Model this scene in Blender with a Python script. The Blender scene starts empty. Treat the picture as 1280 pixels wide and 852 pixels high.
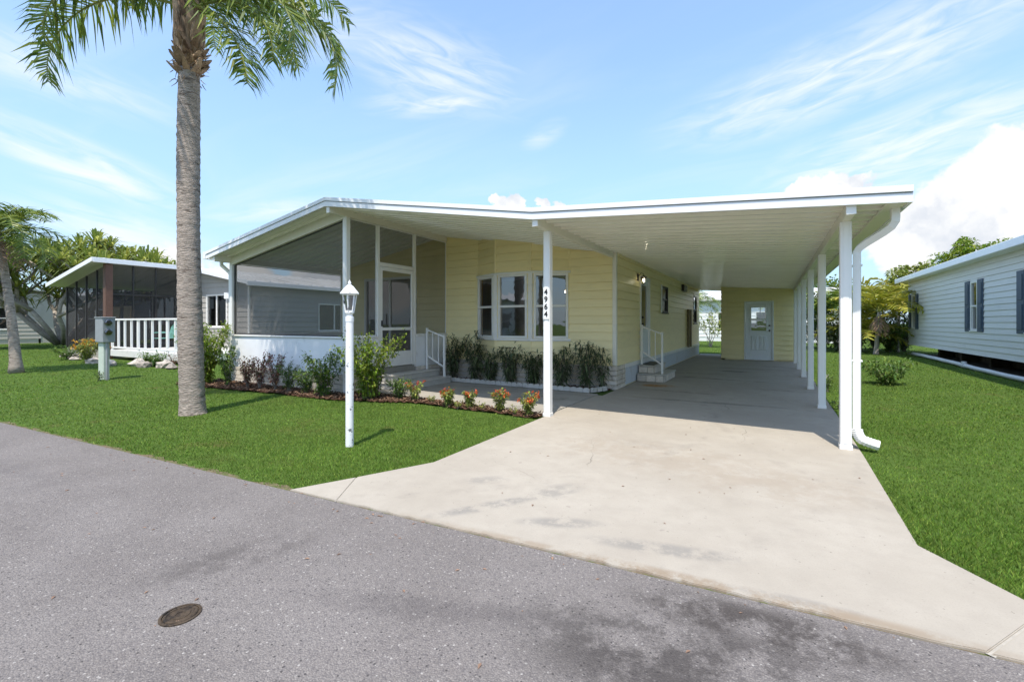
import bpy, bmesh, math, random
import numpy as np
from mathutils import Vector, Matrix
R = math.radians
random.seed(7)
rng = np.random.default_rng(11)

# ------------------------------------------------------------------ camera
sc = bpy.context.scene
col = sc.collection
TH = math.atan(325 / 575.0)
CAMZ = 1.31
cam_d = bpy.data.cameras.new('camera')
cam = bpy.data.objects.new('camera', cam_d)
col.objects.link(cam)
cam.location = (0, 0, CAMZ)
cam.rotation_euler = (R(90), 0, TH)
cam_d.sensor_width = 36
cam_d.lens = 575 / 1280 * 36
cam_d.shift_y = -22.5 / 1280
cam_d.clip_end = 3000
cam_d.clip_start = 0.05
sc.camera = cam

# ------------------------------------------------------------------ sky, sun, exposure
SUN_TO = Vector((0.12, -0.455, 1.0)).normalized()
w = bpy.data.worlds.new('World')
sc.world = w
w.use_nodes = True
SKY_STRENGTH = 0.15
sc.view_settings.view_transform = 'Standard'
sc.view_settings.look = 'None'
sc.view_settings.exposure = 1.26
sc.view_settings.gamma = 1.0
sc.cycles.max_bounces = 14
sc.cycles.diffuse_bounces = 8
sc.cycles.transparent_max_bounces = 16


def build_world():
    nt = w.node_tree
    N, L = nt.nodes, nt.links
    N.clear()

    def nd(t, **k):
        n = N.new(t)
        for a, b in k.items():
            setattr(n, a, b)
        return n

    def math_(op, a, b=None, clamp=False):
        n = nd('ShaderNodeMath', operation=op, use_clamp=clamp)
        for i, v in enumerate((a, b)):
            if v is None:
                continue
            if isinstance(v, (int, float)):
                n.inputs[i].default_value = v
            else:
                L.new(v, n.inputs[i])
        return n.outputs[0]

    def smooth(v, lo, hi):
        n = nd('ShaderNodeMapRange', interpolation_type='SMOOTHSTEP')
        L.new(v, n.inputs['Value'])
        n.inputs['From Min'].default_value = lo
        n.inputs['From Max'].default_value = hi
        return n.outputs[0]

    out = nd('ShaderNodeOutputWorld')
    bg = nd('ShaderNodeBackground')
    bg.inputs['Strength'].default_value = SKY_STRENGTH
    L.new(bg.outputs[0], out.inputs[0])
    sky = nd('ShaderNodeTexSky', sky_type='NISHITA')
    sky.sun_disc = False
    sky.sun_elevation = math.asin(SUN_TO.z)
    sky.sun_rotation = math.atan2(SUN_TO.x, SUN_TO.y)
    sky.air_density = 1.0
    sky.dust_density = 0.6
    sky.ozone_density = 2.0
    tc = nd('ShaderNodeTexCoord')
    D = tc.outputs['Generated']
    sep = nd('ShaderNodeSeparateXYZ')
    L.new(D, sep.inputs[0])
    x, y, z = sep.outputs
    # high thin cloud: streaks on a flat layer
    zz = math_('ADD', math_('MAXIMUM', z, 0.0), 0.12)
    cmb = nd('ShaderNodeCombineXYZ')
    L.new(math_('DIVIDE', x, zz), cmb.inputs[0])
    L.new(math_('DIVIDE', y, zz), cmb.inputs[1])
    mp = nd('ShaderNodeMapping')
    L.new(cmb.outputs[0], mp.inputs['Vector'])
    mp.inputs['Rotation'].default_value = (0, 0, R(-28))
    mp.inputs['Scale'].default_value = (0.42, 1.25, 1)
    mp.inputs['Location'].default_value = (3.3, 1.7, 0)
    n1 = nd('ShaderNodeTexNoise')
    L.new(mp.outputs[0], n1.inputs['Vector'])
    n1.inputs['Scale'].default_value = 1.5
    n1.inputs['Detail'].default_value = 5
    n1.inputs['Roughness'].default_value = 0.6
    n1.inputs['Distortion'].default_value = 0.7
    n2 = nd('ShaderNodeTexNoise')
    L.new(cmb.outputs[0], n2.inputs['Vector'])
    n2.inputs['Scale'].default_value = 0.45
    n2.inputs['Detail'].default_value = 3
    cir = math_('MULTIPLY', smooth(n1.outputs['Fac'], 0.43, 0.82), smooth(n2.outputs['Fac'], 0.3, 0.62))
    cir = math_('MULTIPLY', cir, 0.30)
    # denser wisps: soft patches at a bearing and height (degrees), broken into fibres
    azn = math_('MULTIPLY', math_('ARCTAN2', x, y), 180 / math.pi)
    eln = math_('MULTIPLY', math_('ARCSINE', z), 180 / math.pi)
    cv = nd('ShaderNodeCombineXYZ')
    L.new(azn, cv.inputs[0])
    L.new(eln, cv.inputs[1])
    fib = {}
    for sgn, rot in ((1, 8), (-1, -13)):
        fm = nd('ShaderNodeMapping')
        fm.inputs['Rotation'].default_value = (0, 0, R(-rot))
        fm.inputs['Scale'].default_value = (1, 1, 1)
        L.new(cv.outputs[0], fm.inputs['Vector'])
        fs = nd('ShaderNodeMapping')
        fs.inputs['Scale'].default_value = (0.12, 0.62, 1)
        L.new(fm.outputs[0], fs.inputs['Vector'])
        fn = nd('ShaderNodeTexNoise')
        L.new(fs.outputs[0], fn.inputs['Vector'])
        fn.inputs['Scale'].default_value = 1.3
        fn.inputs['Detail'].default_value = 7
        fn.inputs['Roughness'].default_value = 0.55
        fn.inputs['Distortion'].default_value = 0.8
        fib[sgn] = smooth(fn.outputs['Fac'], 0.20, 0.80)
    masks = {1: None, -1: None}
    for a0, e0, ea, ee, rot, am in ((6.7, 23.8, 17, 3.8, 9, 1.0), (11.5, 16.0, 13, 4.2, 7, 1.0), (-39.3, 28.6, 12, 4.2, -10, .8), (-39.3, 25.1, 8, 1.5, 6, .95),
                                    (-72.7, 14.1, 9, 2.3, -17, 1.0), (-74.7, 21.0, 9, 2.4, -7, .7), (-52, 31.2, 14, 3.6, 1, .5), (-69.9, 8.4, 9, 2.4, -9, .9),
                                    (-57.0, 12.3, 8, 1.2, 14, .7), (-25.5, 22.1, 3, 1.3, 25, .5), (28, 30, 16, 5, 10, .6), (40, 15, 12, 4, 8, .7), (75, 24, 18, 5, -8, .6),
                                    (120, 18, 16, 4, 6, .7), (165, 28, 18, 5, -5, .5), (-110, 16, 14, 4, -12, .7), (-140, 26, 18, 5, 8, .6), (-95, 30, 14, 4, 5, .5)):
        pm = nd('ShaderNodeMapping', vector_type='TEXTURE')
        pm.inputs['Location'].default_value = (a0, e0, 0)
        pm.inputs['Rotation'].default_value = (0, 0, R(rot))
        pm.inputs['Scale'].default_value = (ea, ee, 1)
        L.new(cv.outputs[0], pm.inputs['Vector'])
        ln = nd('ShaderNodeVectorMath', operation='LENGTH')
        L.new(pm.outputs[0], ln.inputs[0])
        sgn = 1 if rot > 0 else -1
        v = math_('MULTIPLY', smooth(ln.outputs['Value'], 1.4, 0.1), am)
        masks[sgn] = v if masks[sgn] is None else math_('MAXIMUM', masks[sgn], v)
    for sgn in (1, -1):
        cir = math_('MAXIMUM', cir, math_('MULTIPLY', masks[sgn], fib[sgn]))
    # a soft even veil of haze low down
    veil = math_('ADD', math_('MULTIPLY', math_('SUBTRACT', 1.0, smooth(z, 0.0, 0.5)), 0.55), 0.25)
    # heaped cloud: lobes at their bearings (degrees clockwise from +Y) and heights, edges broken by noise
    nz = nd('ShaderNodeTexNoise')
    L.new(D, nz.inputs['Vector'])
    nz.inputs['Scale'].default_value = 16
    nz.inputs['Detail'].default_value = 7
    nz.inputs['Roughness'].default_value = 0.58
    off = nd('ShaderNodeVectorMath', operation='SUBTRACT')
    L.new(nz.outputs['Color'], off.inputs[0])
    off.inputs[1].default_value = (0.5, 0.5, 0.5)
    sc_ = nd('ShaderNodeVectorMath', operation='SCALE')
    L.new(off.outputs[0], sc_.inputs[0])
    sc_.inputs['Scale'].default_value = 0.085
    dd = nd('ShaderNodeVectorMath', operation='ADD')
    L.new(D, dd.inputs[0])
    L.new(sc_.outputs[0], dd.inputs[1])
    lobes = [(16.3, 11.4, 3.4), (18.4, 14.2, 2.6), (13.7, 9.2, 3.4), (11.0, 8.0, 3.6), (18.5, 8.5, 5), (24, 10, 6), (22, 15, 3.2), (8.5, 9.6, 2.6),
             (7.8, 13.3, 1.5), (5.6, 13.7, 1.6), (3.4, 13.5, 1.5), (1.6, 13.0, 1.0), (6.4, 11.4, 2.4), (-28.9, 14.9, 1.3), (-30.8, 14.7, 1.0), (-23.7, 14.3, 1.1), (-25.5, 14.2, .9),
             (-66, 4.0, 4.0), (-60, 3.0, 4), (-52, 3, 4),
             (48, 8, 7), (62, 6, 6), (95, 7, 7), (128, 6, 7), (160, 8, 6), (190, 6, 7), (225, 8, 7), (255, 6, 6)]
    cum = None
    for az, el, rad in lobes:
        dv = nd('ShaderNodeVectorMath', operation='DISTANCE')
        L.new(dd.outputs[0], dv.inputs[0])
        a, e = R(az), R(el)
        dv.inputs[1].default_value = (math.sin(a) * math.cos(e), math.cos(a) * math.cos(e), math.sin(e))
        v = smooth(dv.outputs['Value'], R(rad) * 1.06, R(rad) * 0.82)
        cum = v if cum is None else math_('MAXIMUM', cum, v)
    shade = nd('ShaderNodeTexNoise')
    L.new(dd.outputs[0], shade.inputs['Vector'])
    shade.inputs['Scale'].default_value = 9
    shade.inputs['Detail'].default_value = 5
    ramp = nd('ShaderNodeMix', data_type='RGBA')
    L.new(smooth(shade.outputs['Fac'], 0.36, 0.56), ramp.inputs['Factor'])
    ramp.inputs['A'].default_value = (2.2, 2.33, 2.55, 1)
    ramp.inputs['B'].default_value = (3.0, 3.0, 3.0, 1)
    m1 = nd('ShaderNodeMix', data_type='RGBA')
    m0 = nd('ShaderNodeMix', data_type='RGBA')
    L.new(veil, m0.inputs['Factor'])
    L.new(sky.outputs[0], m0.inputs['A'])
    m0.inputs['B'].default_value = (1.16, 1.85, 2.65, 1)
    L.new(cir, m1.inputs['Factor'])
    L.new(m0.outputs['Result'], m1.inputs['A'])
    m1.inputs['B'].default_value = (2.85, 2.98, 3.12, 1)
    m2 = nd('ShaderNodeMix', data_type='RGBA')
    L.new(cum, m2.inputs['Factor'])
    L.new(m1.outputs['Result'], m2.inputs['A'])
    L.new(ramp.outputs['Result'], m2.inputs['B'])
    L.new(m2.outputs['Result'], bg.inputs['Color'])


build_world()
sun_d = bpy.data.lights.new('sun', 'SUN')
sun_d.energy = 2.35
sun_d.angle = R(0.55)
sun_d.color = (1.0, 0.93, 0.82)
sun = bpy.data.objects.new('sun', sun_d)
col.objects.link(sun)
sun.location = (5, -20, 40)
sun.rotation_euler = SUN_TO.to_track_quat('Z', 'Y').to_euler()

# ------------------------------------------------------------------ materials
MATS = {}


def pmat(name, base, rough=0.6, var=0.12, scale=6.0, bump=0.0, bscale=60.0, metal=0.0, spec=0.4, dark=None, dthr=(0.55, 0.7),
         dscale=3.0, stretch=(1, 1, 1), objrand=0.0, island=0.0, trans=0.0, bdist=0.01, tint=None):
    """Procedural surface: base colour varied by noise, optional stain colour, bump, per-object or per-piece variation."""
    m = bpy.data.materials.new(name)
    m.use_nodes = True
    nt = m.node_tree
    N, L = nt.nodes, nt.links
    N.clear()
    out = N.new('ShaderNodeOutputMaterial')
    bs = N.new('ShaderNodeBsdfPrincipled')
    bs.inputs['Roughness'].default_value = rough
    bs.inputs['Metallic'].default_value = metal
    bs.inputs['Specular IOR Level'].default_value = spec
    geo = N.new('ShaderNodeNewGeometry')
    mp = N.new('ShaderNodeMapping')
    mp.inputs['Scale'].default_value = stretch
    L.new(geo.outputs['Position'], mp.inputs['Vector'])
    n = N.new('ShaderNodeTexNoise')
    n.inputs['Scale'].default_value = scale
    n.inputs['Detail'].default_value = 6
    n.inputs['Roughness'].default_value = 0.6
    L.new(mp.outputs[0], n.inputs['Vector'])
    mr = N.new('ShaderNodeMapRange')
    mr.inputs['From Min'].default_value = 0.25
    mr.inputs['From Max'].default_value = 0.75
    mr.inputs['To Min'].default_value = 1 - var
    mr.inputs['To Max'].default_value = 1 + var
    L.new(n.outputs['Fac'], mr.inputs['Value'])
    val = mr.outputs[0]
    for src, amt in (('obj', objrand), ('isl', island)):
        if amt:
            if src == 'obj':
                r = N.new('ShaderNodeObjectInfo').outputs['Random']
            else:
                r = geo.outputs['Random Per Island']
            m2 = N.new('ShaderNodeMapRange')
            m2.inputs['To Min'].default_value = 1 - amt
            m2.inputs['To Max'].default_value = 1 + amt
            L.new(r, m2.inputs['Value'])
            mu = N.new('ShaderNodeMath')
            mu.operation = 'MULTIPLY'
            L.new(val, mu.inputs[0])
            L.new(m2.outputs[0], mu.inputs[1])
            val = mu.outputs[0]
    vm = N.new('ShaderNodeVectorMath')
    vm.operation = 'SCALE'
    vm.inputs[0].default_value = base
    L.new(val, vm.inputs['Scale'])
    c = vm.outputs[0]
    if tint is not None:  # second hue, per piece
        mx = N.new('ShaderNodeMix')
        mx.data_type = 'RGBA'
        if island:
            wn = N.new('ShaderNodeTexWhiteNoise')
            wn.noise_dimensions = '1D'
            L.new(geo.outputs['Random Per Island'], wn.inputs['W'])
            f = wn.outputs['Value']
        else:
            nn = N.new('ShaderNodeTexNoise')
            nn.inputs['Scale'].default_value = dscale
            L.new(mp.outputs[0], nn.inputs['Vector'])
            f = nn.outputs['Fac']
        ms = N.new('ShaderNodeMapRange')
        ms.inputs['From Min'].default_value = 0.45
        ms.inputs['From Max'].default_value = 0.95
        L.new(f, ms.inputs['Value'])
        L.new(ms.outputs[0], mx.inputs['Factor'])
        L.new(c, mx.inputs['A'])
        vt = N.new('ShaderNodeVectorMath')
        vt.operation = 'SCALE'
        vt.inputs[0].default_value = tint
        L.new(val, vt.inputs['Scale'])
        L.new(vt.outputs[0], mx.inputs['B'])
        c = mx.outputs['Result']
    if dark is not None:
        nn = N.new('ShaderNodeTexNoise')
        nn.inputs['Scale'].default_value = dscale
        nn.inputs['Detail'].default_value = 7
        nn.inputs['Roughness'].default_value = 0.65
        L.new(mp.outputs[0], nn.inputs['Vector'])
        ms = N.new('ShaderNodeMapRange')
        ms.interpolation_type = 'SMOOTHSTEP'
        ms.inputs['From Min'].default_value = dthr[0]
        ms.inputs['From Max'].default_value = dthr[1]
        L.new(nn.outputs['Fac'], ms.inputs['Value'])
        mx = N.new('ShaderNodeMix')
        mx.data_type = 'RGBA'
        L.new(ms.outputs[0], mx.inputs['Factor'])
        L.new(c, mx.inputs['A'])
        mx.inputs['B'].default_value = (*dark, 1)
        c = mx.outputs['Result']
    L.new(c, bs.inputs['Base Color'])
    if bump:
        nb = N.new('ShaderNodeTexNoise')
        nb.inputs['Scale'].default_value = bscale
        nb.inputs['Detail'].default_value = 5
        L.new(mp.outputs[0], nb.inputs['Vector'])
        bp = N.new('ShaderNodeBump')
        bp.inputs['Strength'].default_value = bump
        bp.inputs['Distance'].default_value = bdist
        L.new(nb.outputs['Fac'], bp.inputs['Height'])
        L.new(bp.outputs[0], bs.inputs['Normal'])
    sh = bs.outputs[0]
    if trans:
        tr = N.new('ShaderNodeBsdfTranslucent')
        L.new(c, tr.inputs['Color'])
        ms = N.new('ShaderNodeMixShader')
        ms.inputs[0].default_value = trans
        L.new(sh, ms.inputs[1])
        L.new(tr.outputs[0], ms.inputs[2])
        sh = ms.outputs[0]
    L.new(sh, out.inputs[0])
    MATS[name] = m
    return m


def glass_mat(name, tint=(0.75, 0.8, 0.82), refl=1.0):
    m = bpy.data.materials.new(name)
    m.use_nodes = True
    N, L = m.node_tree.nodes, m.node_tree.links
    N.clear()
    out = N.new('ShaderNodeOutputMaterial')
    tr = N.new('ShaderNodeBsdfTransparent')
    tr.inputs[0].default_value = (*tint, 1)
    gl = N.new('ShaderNodeBsdfGlossy')
    gl.inputs['Roughness'].default_value = 0.015
    nz = N.new('ShaderNodeTexNoise')
    nz.inputs['Scale'].default_value = 1.6
    bp = N.new('ShaderNodeBump')
    bp.inputs['Strength'].default_value = 0.05
    bp.inputs['Distance'].default_value = 0.05
    L.new(nz.outputs['Fac'], bp.inputs['Height'])
    L.new(bp.outputs[0], gl.inputs['Normal'])
    fr = N.new('ShaderNodeFresnel')
    fr.inputs[0].default_value = 2.1
    mu = N.new('ShaderNodeMath')
    mu.operation = 'MULTIPLY'
    mu.inputs[1].default_value = refl
    mu.use_clamp = True
    L.new(fr.outputs[0], mu.inputs[0])
    mx = N.new('ShaderNodeMixShader')
    L.new(mu.outputs[0], mx.inputs[0])
    L.new(tr.outputs[0], mx.inputs[1])
    L.new(gl.outputs[0], mx.inputs[2])
    L.new(mx.outputs[0], out.inputs[0])
    MATS[name] = m
    return m


def screen_mat(name, cover, colour):
    m = bpy.data.materials.new(name)
    m.use_nodes = True
    N, L = m.node_tree.nodes, m.node_tree.links
    N.clear()
    out = N.new('ShaderNodeOutputMaterial')
    tr = N.new('ShaderNodeBsdfTransparent')
    di = N.new('ShaderNodeBsdfDiffuse')
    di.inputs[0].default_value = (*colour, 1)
    nz = N.new('ShaderNodeTexNoise')
    nz.inputs['Scale'].default_value = 2.0
    mr = N.new('ShaderNodeMapRange')
    mr.inputs['To Min'].default_value = cover - 0.05
    mr.inputs['To Max'].default_value = cover + 0.05
    L.new(nz.outputs['Fac'], mr.inputs['Value'])
    mx = N.new('ShaderNodeMixShader')
    L.new(mr.outputs[0], mx.inputs[0])
    L.new(tr.outputs[0], mx.inputs[1])
    L.new(di.outputs[0], mx.inputs[2])
    L.new(mx.outputs[0], out.inputs[0])
    MATS[name] = m
    return m


def emit_mat(name, c, s):
    m = bpy.data.materials.new(name)
    m.use_nodes = True
    N, L = m.node_tree.nodes, m.node_tree.links
    N.clear()
    out = N.new('ShaderNodeOutputMaterial')
    e = N.new('ShaderNodeEmission')
    e.inputs[0].default_value = (*c, 1)
    e.inputs[1].default_value = s
    L.new(e.outputs[0], out.inputs[0])
    MATS[name] = m


def ground_mats():
    # asphalt: pale weathered binder with light and dark stone chips, soft stains
    m = bpy.data.materials.new('asphalt')
    m.use_nodes = True
    N, L = m.node_tree.nodes, m.node_tree.links
    bs = N['Principled BSDF']
    bs.inputs['Roughness'].default_value = 0.85
    bs.inputs['Specular IOR Level'].default_value = 0.25
    geo = N.new('ShaderNodeNewGeometry')
    P = geo.outputs['Position']

    def noise(scale, detail=4, rough=0.6):
        n = N.new('ShaderNodeTexNoise')
        n.inputs['Scale'].default_value = scale
        n.inputs['Detail'].default_value = detail
        n.inputs['Roughness'].default_value = rough
        L.new(P, n.inputs['Vector'])
        return n.outputs['Fac']

    def mrange(v, a, b, c=0.0, d=1.0):
        n = N.new('ShaderNodeMapRange')
        n.interpolation_type = 'SMOOTHSTEP'
        n.inputs['From Min'].default_value = a
        n.inputs['From Max'].default_value = b
        n.inputs['To Min'].default_value = c
        n.inputs['To Max'].default_value = d
        L.new(v, n.inputs['Value'])
        return n.outputs[0]

    def mix(f, a, b):
        n = N.new('ShaderNodeMix')
        n.data_type = 'RGBA'
        L.new(f, n.inputs['Factor'])
        for k, v in (('A', a), ('B', b)):
            if isinstance(v, tuple):
                n.inputs[k].default_value = (*v, 1)
            else:
                L.new(v, n.inputs[k])
        return n.outputs['Result']

    def mul(a, b):
        n = N.new('ShaderNodeMath')
        n.operation = 'MULTIPLY'
        for i, v in enumerate((a, b)):
            if isinstance(v, float):
                n.inputs[i].default_value = v
            else:
                L.new(v, n.inputs[i])
        return n.outputs[0]
    vo = N.new('ShaderNodeTexVoronoi')
    vo.inputs['Scale'].default_value = 150
    L.new(P, vo.inputs['Vector'])
    sp = N.new('ShaderNodeSeparateColor')
    L.new(vo.outputs['Color'], sp.inputs[0])
    chip = sp.outputs[0]
    c = mix(mrange(noise(1.3, 5), 0.3, 0.7), (0.186, 0.165, 0.151), (0.24, 0.216, 0.20))
    c = mix(mrange(chip, 0.6, 0.98, 0, 0.5), c, (0.33, 0.30, 0.275))
    c = mix(mrange(chip, 0.35, 0.02, 0, 0.55), c, (0.10, 0.092, 0.095))
    c = mix(mrange(vo.outputs['Distance'], 0.30, 0.62, 0, 0.4), c, (0.11, 0.10, 0.10))

    v2 = N.new('ShaderNodeTexVoronoi')
    v2.inputs['Scale'].default_value = 55
    L.new(P, v2.inputs['Vector'])
    s2 = N.new('ShaderNodeSeparateColor')
    L.new(v2.outputs['Color'], s2.inputs[0])
    c = mix(mul(mrange(s2.outputs[1], 0.86, 0.9), mrange(v2.outputs['Distance'], 0.34, 0.2)), c, (0.36, 0.335, 0.31))
    c = mix(mul(mrange(s2.outputs[1], 0.14, 0.1), mrange(v2.outputs['Distance'], 0.34, 0.2)), c, (0.07, 0.064, 0.062))

    def stain(cx, cy, ex, ey, rot, amt, colr, c, ns=2.2):
        mp = N.new('ShaderNodeMapping')
        mp.vector_type = 'TEXTURE'
        mp.inputs['Location'].default_value = (cx, cy, 0)
        mp.inputs['Rotation'].default_value = (0, 0, R(rot))
        mp.inputs['Scale'].default_value = (ex, ey, 1000)
        L.new(P, mp.inputs['Vector'])
        ln = N.new('ShaderNodeVectorMath')
        ln.operation = 'LENGTH'
        L.new(mp.outputs[0], ln.inputs[0])
        return mix(mul(mul(mrange(ln.outputs['Value'], 1.05, 0.35), mrange(noise(ns, 8, 0.8), 0.40, 0.56)), amt), c, colr)
    c = stain(-0.25, 1.85, 0.95, 0.42, 5, 0.8, (0.055, 0.048, 0.045), c)
    c = stain(-0.05, 2.25, 0.7, 0.2, 4, 0.8, (0.05, 0.042, 0.038), c, 4)
    c = stain(-2.6, 1.45, 0.55, 0.22, 70, 0.55, (0.085, 0.075, 0.07), c, 3)
    c = stain(-1.35, 1.65, 0.85, 0.12, 20, 0.4, (0.085, 0.075, 0.075), c, 3)
    c = stain(-1.2, 0.9, 0.5, 0.25, 20, 0.4, (0.09, 0.08, 0.08), c, 3)
    c = stain(-6.0, 1.3, 1.6, 0.25, 3, 0.35, (0.11, 0.1, 0.1), c, 2)
    L.new(c, bs.inputs['Base Color'])
    bp = N.new('ShaderNodeBump')
    bp.inputs['Strength'].default_value = 0.7
    bp.inputs['Distance'].default_value = 0.006
    bp.invert = True
    L.new(vo.outputs['Distance'], bp.inputs['Height'])
    L.new(bp.outputs[0], bs.inputs['Normal'])
    MATS['asphalt'] = m
    # broom finished concrete with tyre scuffs and rust
    m = bpy.data.materials.new('concrete')
    m.use_nodes = True
    N, L = m.node_tree.nodes, m.node_tree.links
    bs = N['Principled BSDF']
    bs.inputs['Roughness'].default_value = 0.9
    bs.inputs['Specular IOR Level'].default_value = 0.2
    geo = N.new('ShaderNodeNewGeometry')
    P = geo.outputs['Position']
    c = mix(mrange(noise(0.8, 6), 0.3, 0.7), (0.355, 0.316, 0.262), (0.41, 0.37, 0.312))
    c = mix(mrange(noise(5, 7, 0.7), 0.35, 0.75, 0, 0.4), c, (0.30, 0.266, 0.222))
    c = mix(mrange(noise(120, 3, 0.7), 0.48, 0.75, 0, 0.45), c, (0.27, 0.245, 0.21))
    c = mix(mrange(noise(38, 2, 0.5), 0.72, 0.77, 0, 0.6), c, (0.16, 0.145, 0.12))
    c = mix(mrange(noise(14, 3, 0.5), 0.70, 0.76, 0, 0.55), c, (0.26, 0.23, 0.2))
    for cx, cy, ex, ey, ro, am in ((-1.75, 2.75, 0.55, 0.09, 55, 0.65), (-1.2, 2.75, 0.35, 0.10, 25, 0.6), (-1.45, 3.25, 0.3, 0.16, 60, 0.5),
                                   (-0.55, 2.72, 0.55, 0.1, 12, 0.6), (-2.05, 3.2, 0.25, 0.12, 40, 0.45), (0.1, 2.52, 0.4, 0.05, 5, 0.4),
                                   (-1.1, 5.0, 0.6, 0.25, 10, 0.2)):
        c = stain(cx, cy, ex, ey, ro, am, (0.20, 0.19, 0.175), c, 6)
    for cx, cy, ex, ey, ro, am in ((-0.6, 2.43, 2.0, 0.07, 3.3, 0.6), (-0.2, 2.47, 1.1, 0.07, 3.3, 0.7), (-1.0, 4.6, 1.5, 0.7, 0, 0.28), (0.1, 4.2, 1.0, 0.5, 20, 0.25)):
        c = stain(cx, cy, ex, ey, ro, am, (0.26, 0.20, 0.14), c, 2.2)
    def arc(cx, cy, rad, wid, amt, c):
        sb = N.new('ShaderNodeVectorMath')
        sb.operation = 'DISTANCE'
        L.new(P, sb.inputs[0])
        sb.inputs[1].default_value = (cx, cy, 0.016)
        df = N.new('ShaderNodeMath')
        df.operation = 'SUBTRACT'
        L.new(sb.outputs['Value'], df.inputs[0])
        df.inputs[1].default_value = rad
        ab = N.new('ShaderNodeMath')
        ab.operation = 'ABSOLUTE'
        L.new(df.outputs[0], ab.inputs[0])
        return mix(mul(mul(mrange(ab.outputs[0], wid, wid * .4), mrange(noise(3.5, 8, .75), .44, .66)), amt), c, (0.21, 0.19, 0.165))
    for a_ in ((-5.2, 6.2, 4.55, .08, .28), (-5.2, 6.2, 6.0, .09, .25), (4.4, 7.6, 5.1, .08, .2)):
        c = arc(*a_, c)
    cv_ = N.new('ShaderNodeTexVoronoi')
    cv_.feature = 'DISTANCE_TO_EDGE'
    cv_.inputs['Scale'].default_value = 0.42
    wn_ = N.new('ShaderNodeTexNoise')
    wn_.inputs['Scale'].default_value = 2.5
    wn_.inputs['Detail'].default_value = 6
    L.new(P, wn_.inputs['Vector'])
    wm_ = N.new('ShaderNodeVectorMath')
    wm_.operation = 'MULTIPLY_ADD'
    L.new(wn_.outputs['Color'], wm_.inputs[0])
    wm_.inputs[1].default_value = (0.35, 0.35, 0)
    L.new(P, wm_.inputs[2])
    L.new(wm_.outputs[0], cv_.inputs['Vector'])
    c = mix(mul(mrange(cv_.outputs['Distance'], 0.0022, 0.0008), mul(mrange(noise(0.6, 2), 0.5, 0.6), 0.6)), c, (0.15, 0.135, 0.115))
    for cx, cy, ex, ey, ro, am in ((-2.05, 9.75, 0.5, 0.26, 8, 0.9),):
        c = stain(cx, cy, ex, ey, ro, am, (0.36, 0.17, 0.04), c, 3)
    for cx, cy, ex, ey, ro, am in ((-0.9, 13.6, 0.55, 0.2, 0, 0.9), (-1.1, 11.6, 1.6, 0.12, -8, 0.6), (0.1, 10.2, 0.8, 0.14, 5, 0.5), (-1.6, 9.1, 1.0, 0.1, -4, 0.6),
                                   (-0.9, 8.1, 1.5, 0.12, 2, 0.55), (-0.5, 14.5, 1.3, 0.16, 2, 0.5), (-1.7, 12.6, 0.9, 0.12, 6, 0.5), (0.1, 15.6, 0.6, 0.2, 0, 0.5)):
        c = stain(cx, cy, ex, ey, ro, am, (0.13, 0.125, 0.115), c, 3)
    L.new(c, bs.inputs['Base Color'])
    bp = N.new('ShaderNodeBump')
    bp.inputs['Strength'].default_value = 0.25
    bp.inputs['Distance'].default_value = 0.004
    L.new(noise(220, 4), bp.inputs['Height'])
    L.new(bp.outputs[0], bs.inputs['Normal'])
    MATS['concrete'] = m


ground_mats()
pmat('soil_grass', (0.075, 0.125, 0.024), 0.95, 0.35, 9, bump=0.6, bscale=90, spec=0.1, dark=(0.10, 0.105, 0.03), dthr=(0.55, 0.72), dscale=1.6, bdist=0.03)
pmat('grass_blade', (0.11, 0.205, 0.026), 0.6, 0.3, 1.1, spec=0.25, island=0.5, trans=0.4, tint=(0.21, 0.275, 0.045), dark=(0.20, 0.21, 0.06), dthr=(0.53, 0.75), dscale=0.9)
pmat('concrete_grey', (0.35, 0.325, 0.285), 0.9, 0.16, 3, bump=0.2, bscale=150, spec=0.2, dark=(0.2, 0.19, 0.17), dthr=(0.56, 0.72), dscale=2)
pmat('step_concrete', (0.50, 0.48, 0.44), 0.85, 0.12, 5, bump=0.2, bscale=120, dark=(0.3, 0.28, 0.25), dthr=(0.55, 0.75), dscale=4)
pmat('mulch', (0.10, 0.055, 0.035), 0.95, 0.45, 22, bump=0.9, bscale=60, spec=0.1, bdist=0.03)
pmat('mulch_chip', (0.13, 0.078, 0.05), 0.9, 0.2, 10, island=0.6, spec=0.1, tint=(0.19, 0.125, 0.085))
pmat('yellow_siding', (0.88, 0.76, 0.42), 0.42, 0.05, 2.5, bump=0.03, bscale=90, stretch=(1, 1, 5), spec=0.4, objrand=0.03, bdist=0.003,
     dark=(0.78, 0.68, 0.39), dthr=(0.52, 0.8), dscale=1.3)
pmat('white_paint', (0.80, 0.79, 0.765), 0.38, 0.04, 4, spec=0.45, dark=(0.66, 0.65, 0.62), dthr=(0.58, 0.85), dscale=5, stretch=(1, 1, 0.3))
pmat('white_trim', (0.78, 0.77, 0.74), 0.4, 0.04, 5, spec=0.4, dark=(0.64, 0.62, 0.57), dthr=(0.56, 0.85), dscale=4)
pmat('fascia_white', (0.80, 0.81, 0.83), 0.3, 0.04, 1.5, spec=0.5, dark=(0.74, 0.75, 0.77), dthr=(0.55, 0.85), dscale=2.5)
pmat('cream_metal', (0.76, 0.73, 0.63), 0.36, 0.04, 3, spec=0.45, dark=(0.62, 0.59, 0.5), dthr=(0.56, 0.85), dscale=1.7)
pmat('pan_white', (0.85, 0.83, 0.765), 0.13, 0.05, 2.0, spec=0.8, objrand=0.025, dark=(0.74, 0.71, 0.62), dthr=(0.55, 0.85), dscale=1.5)
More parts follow.
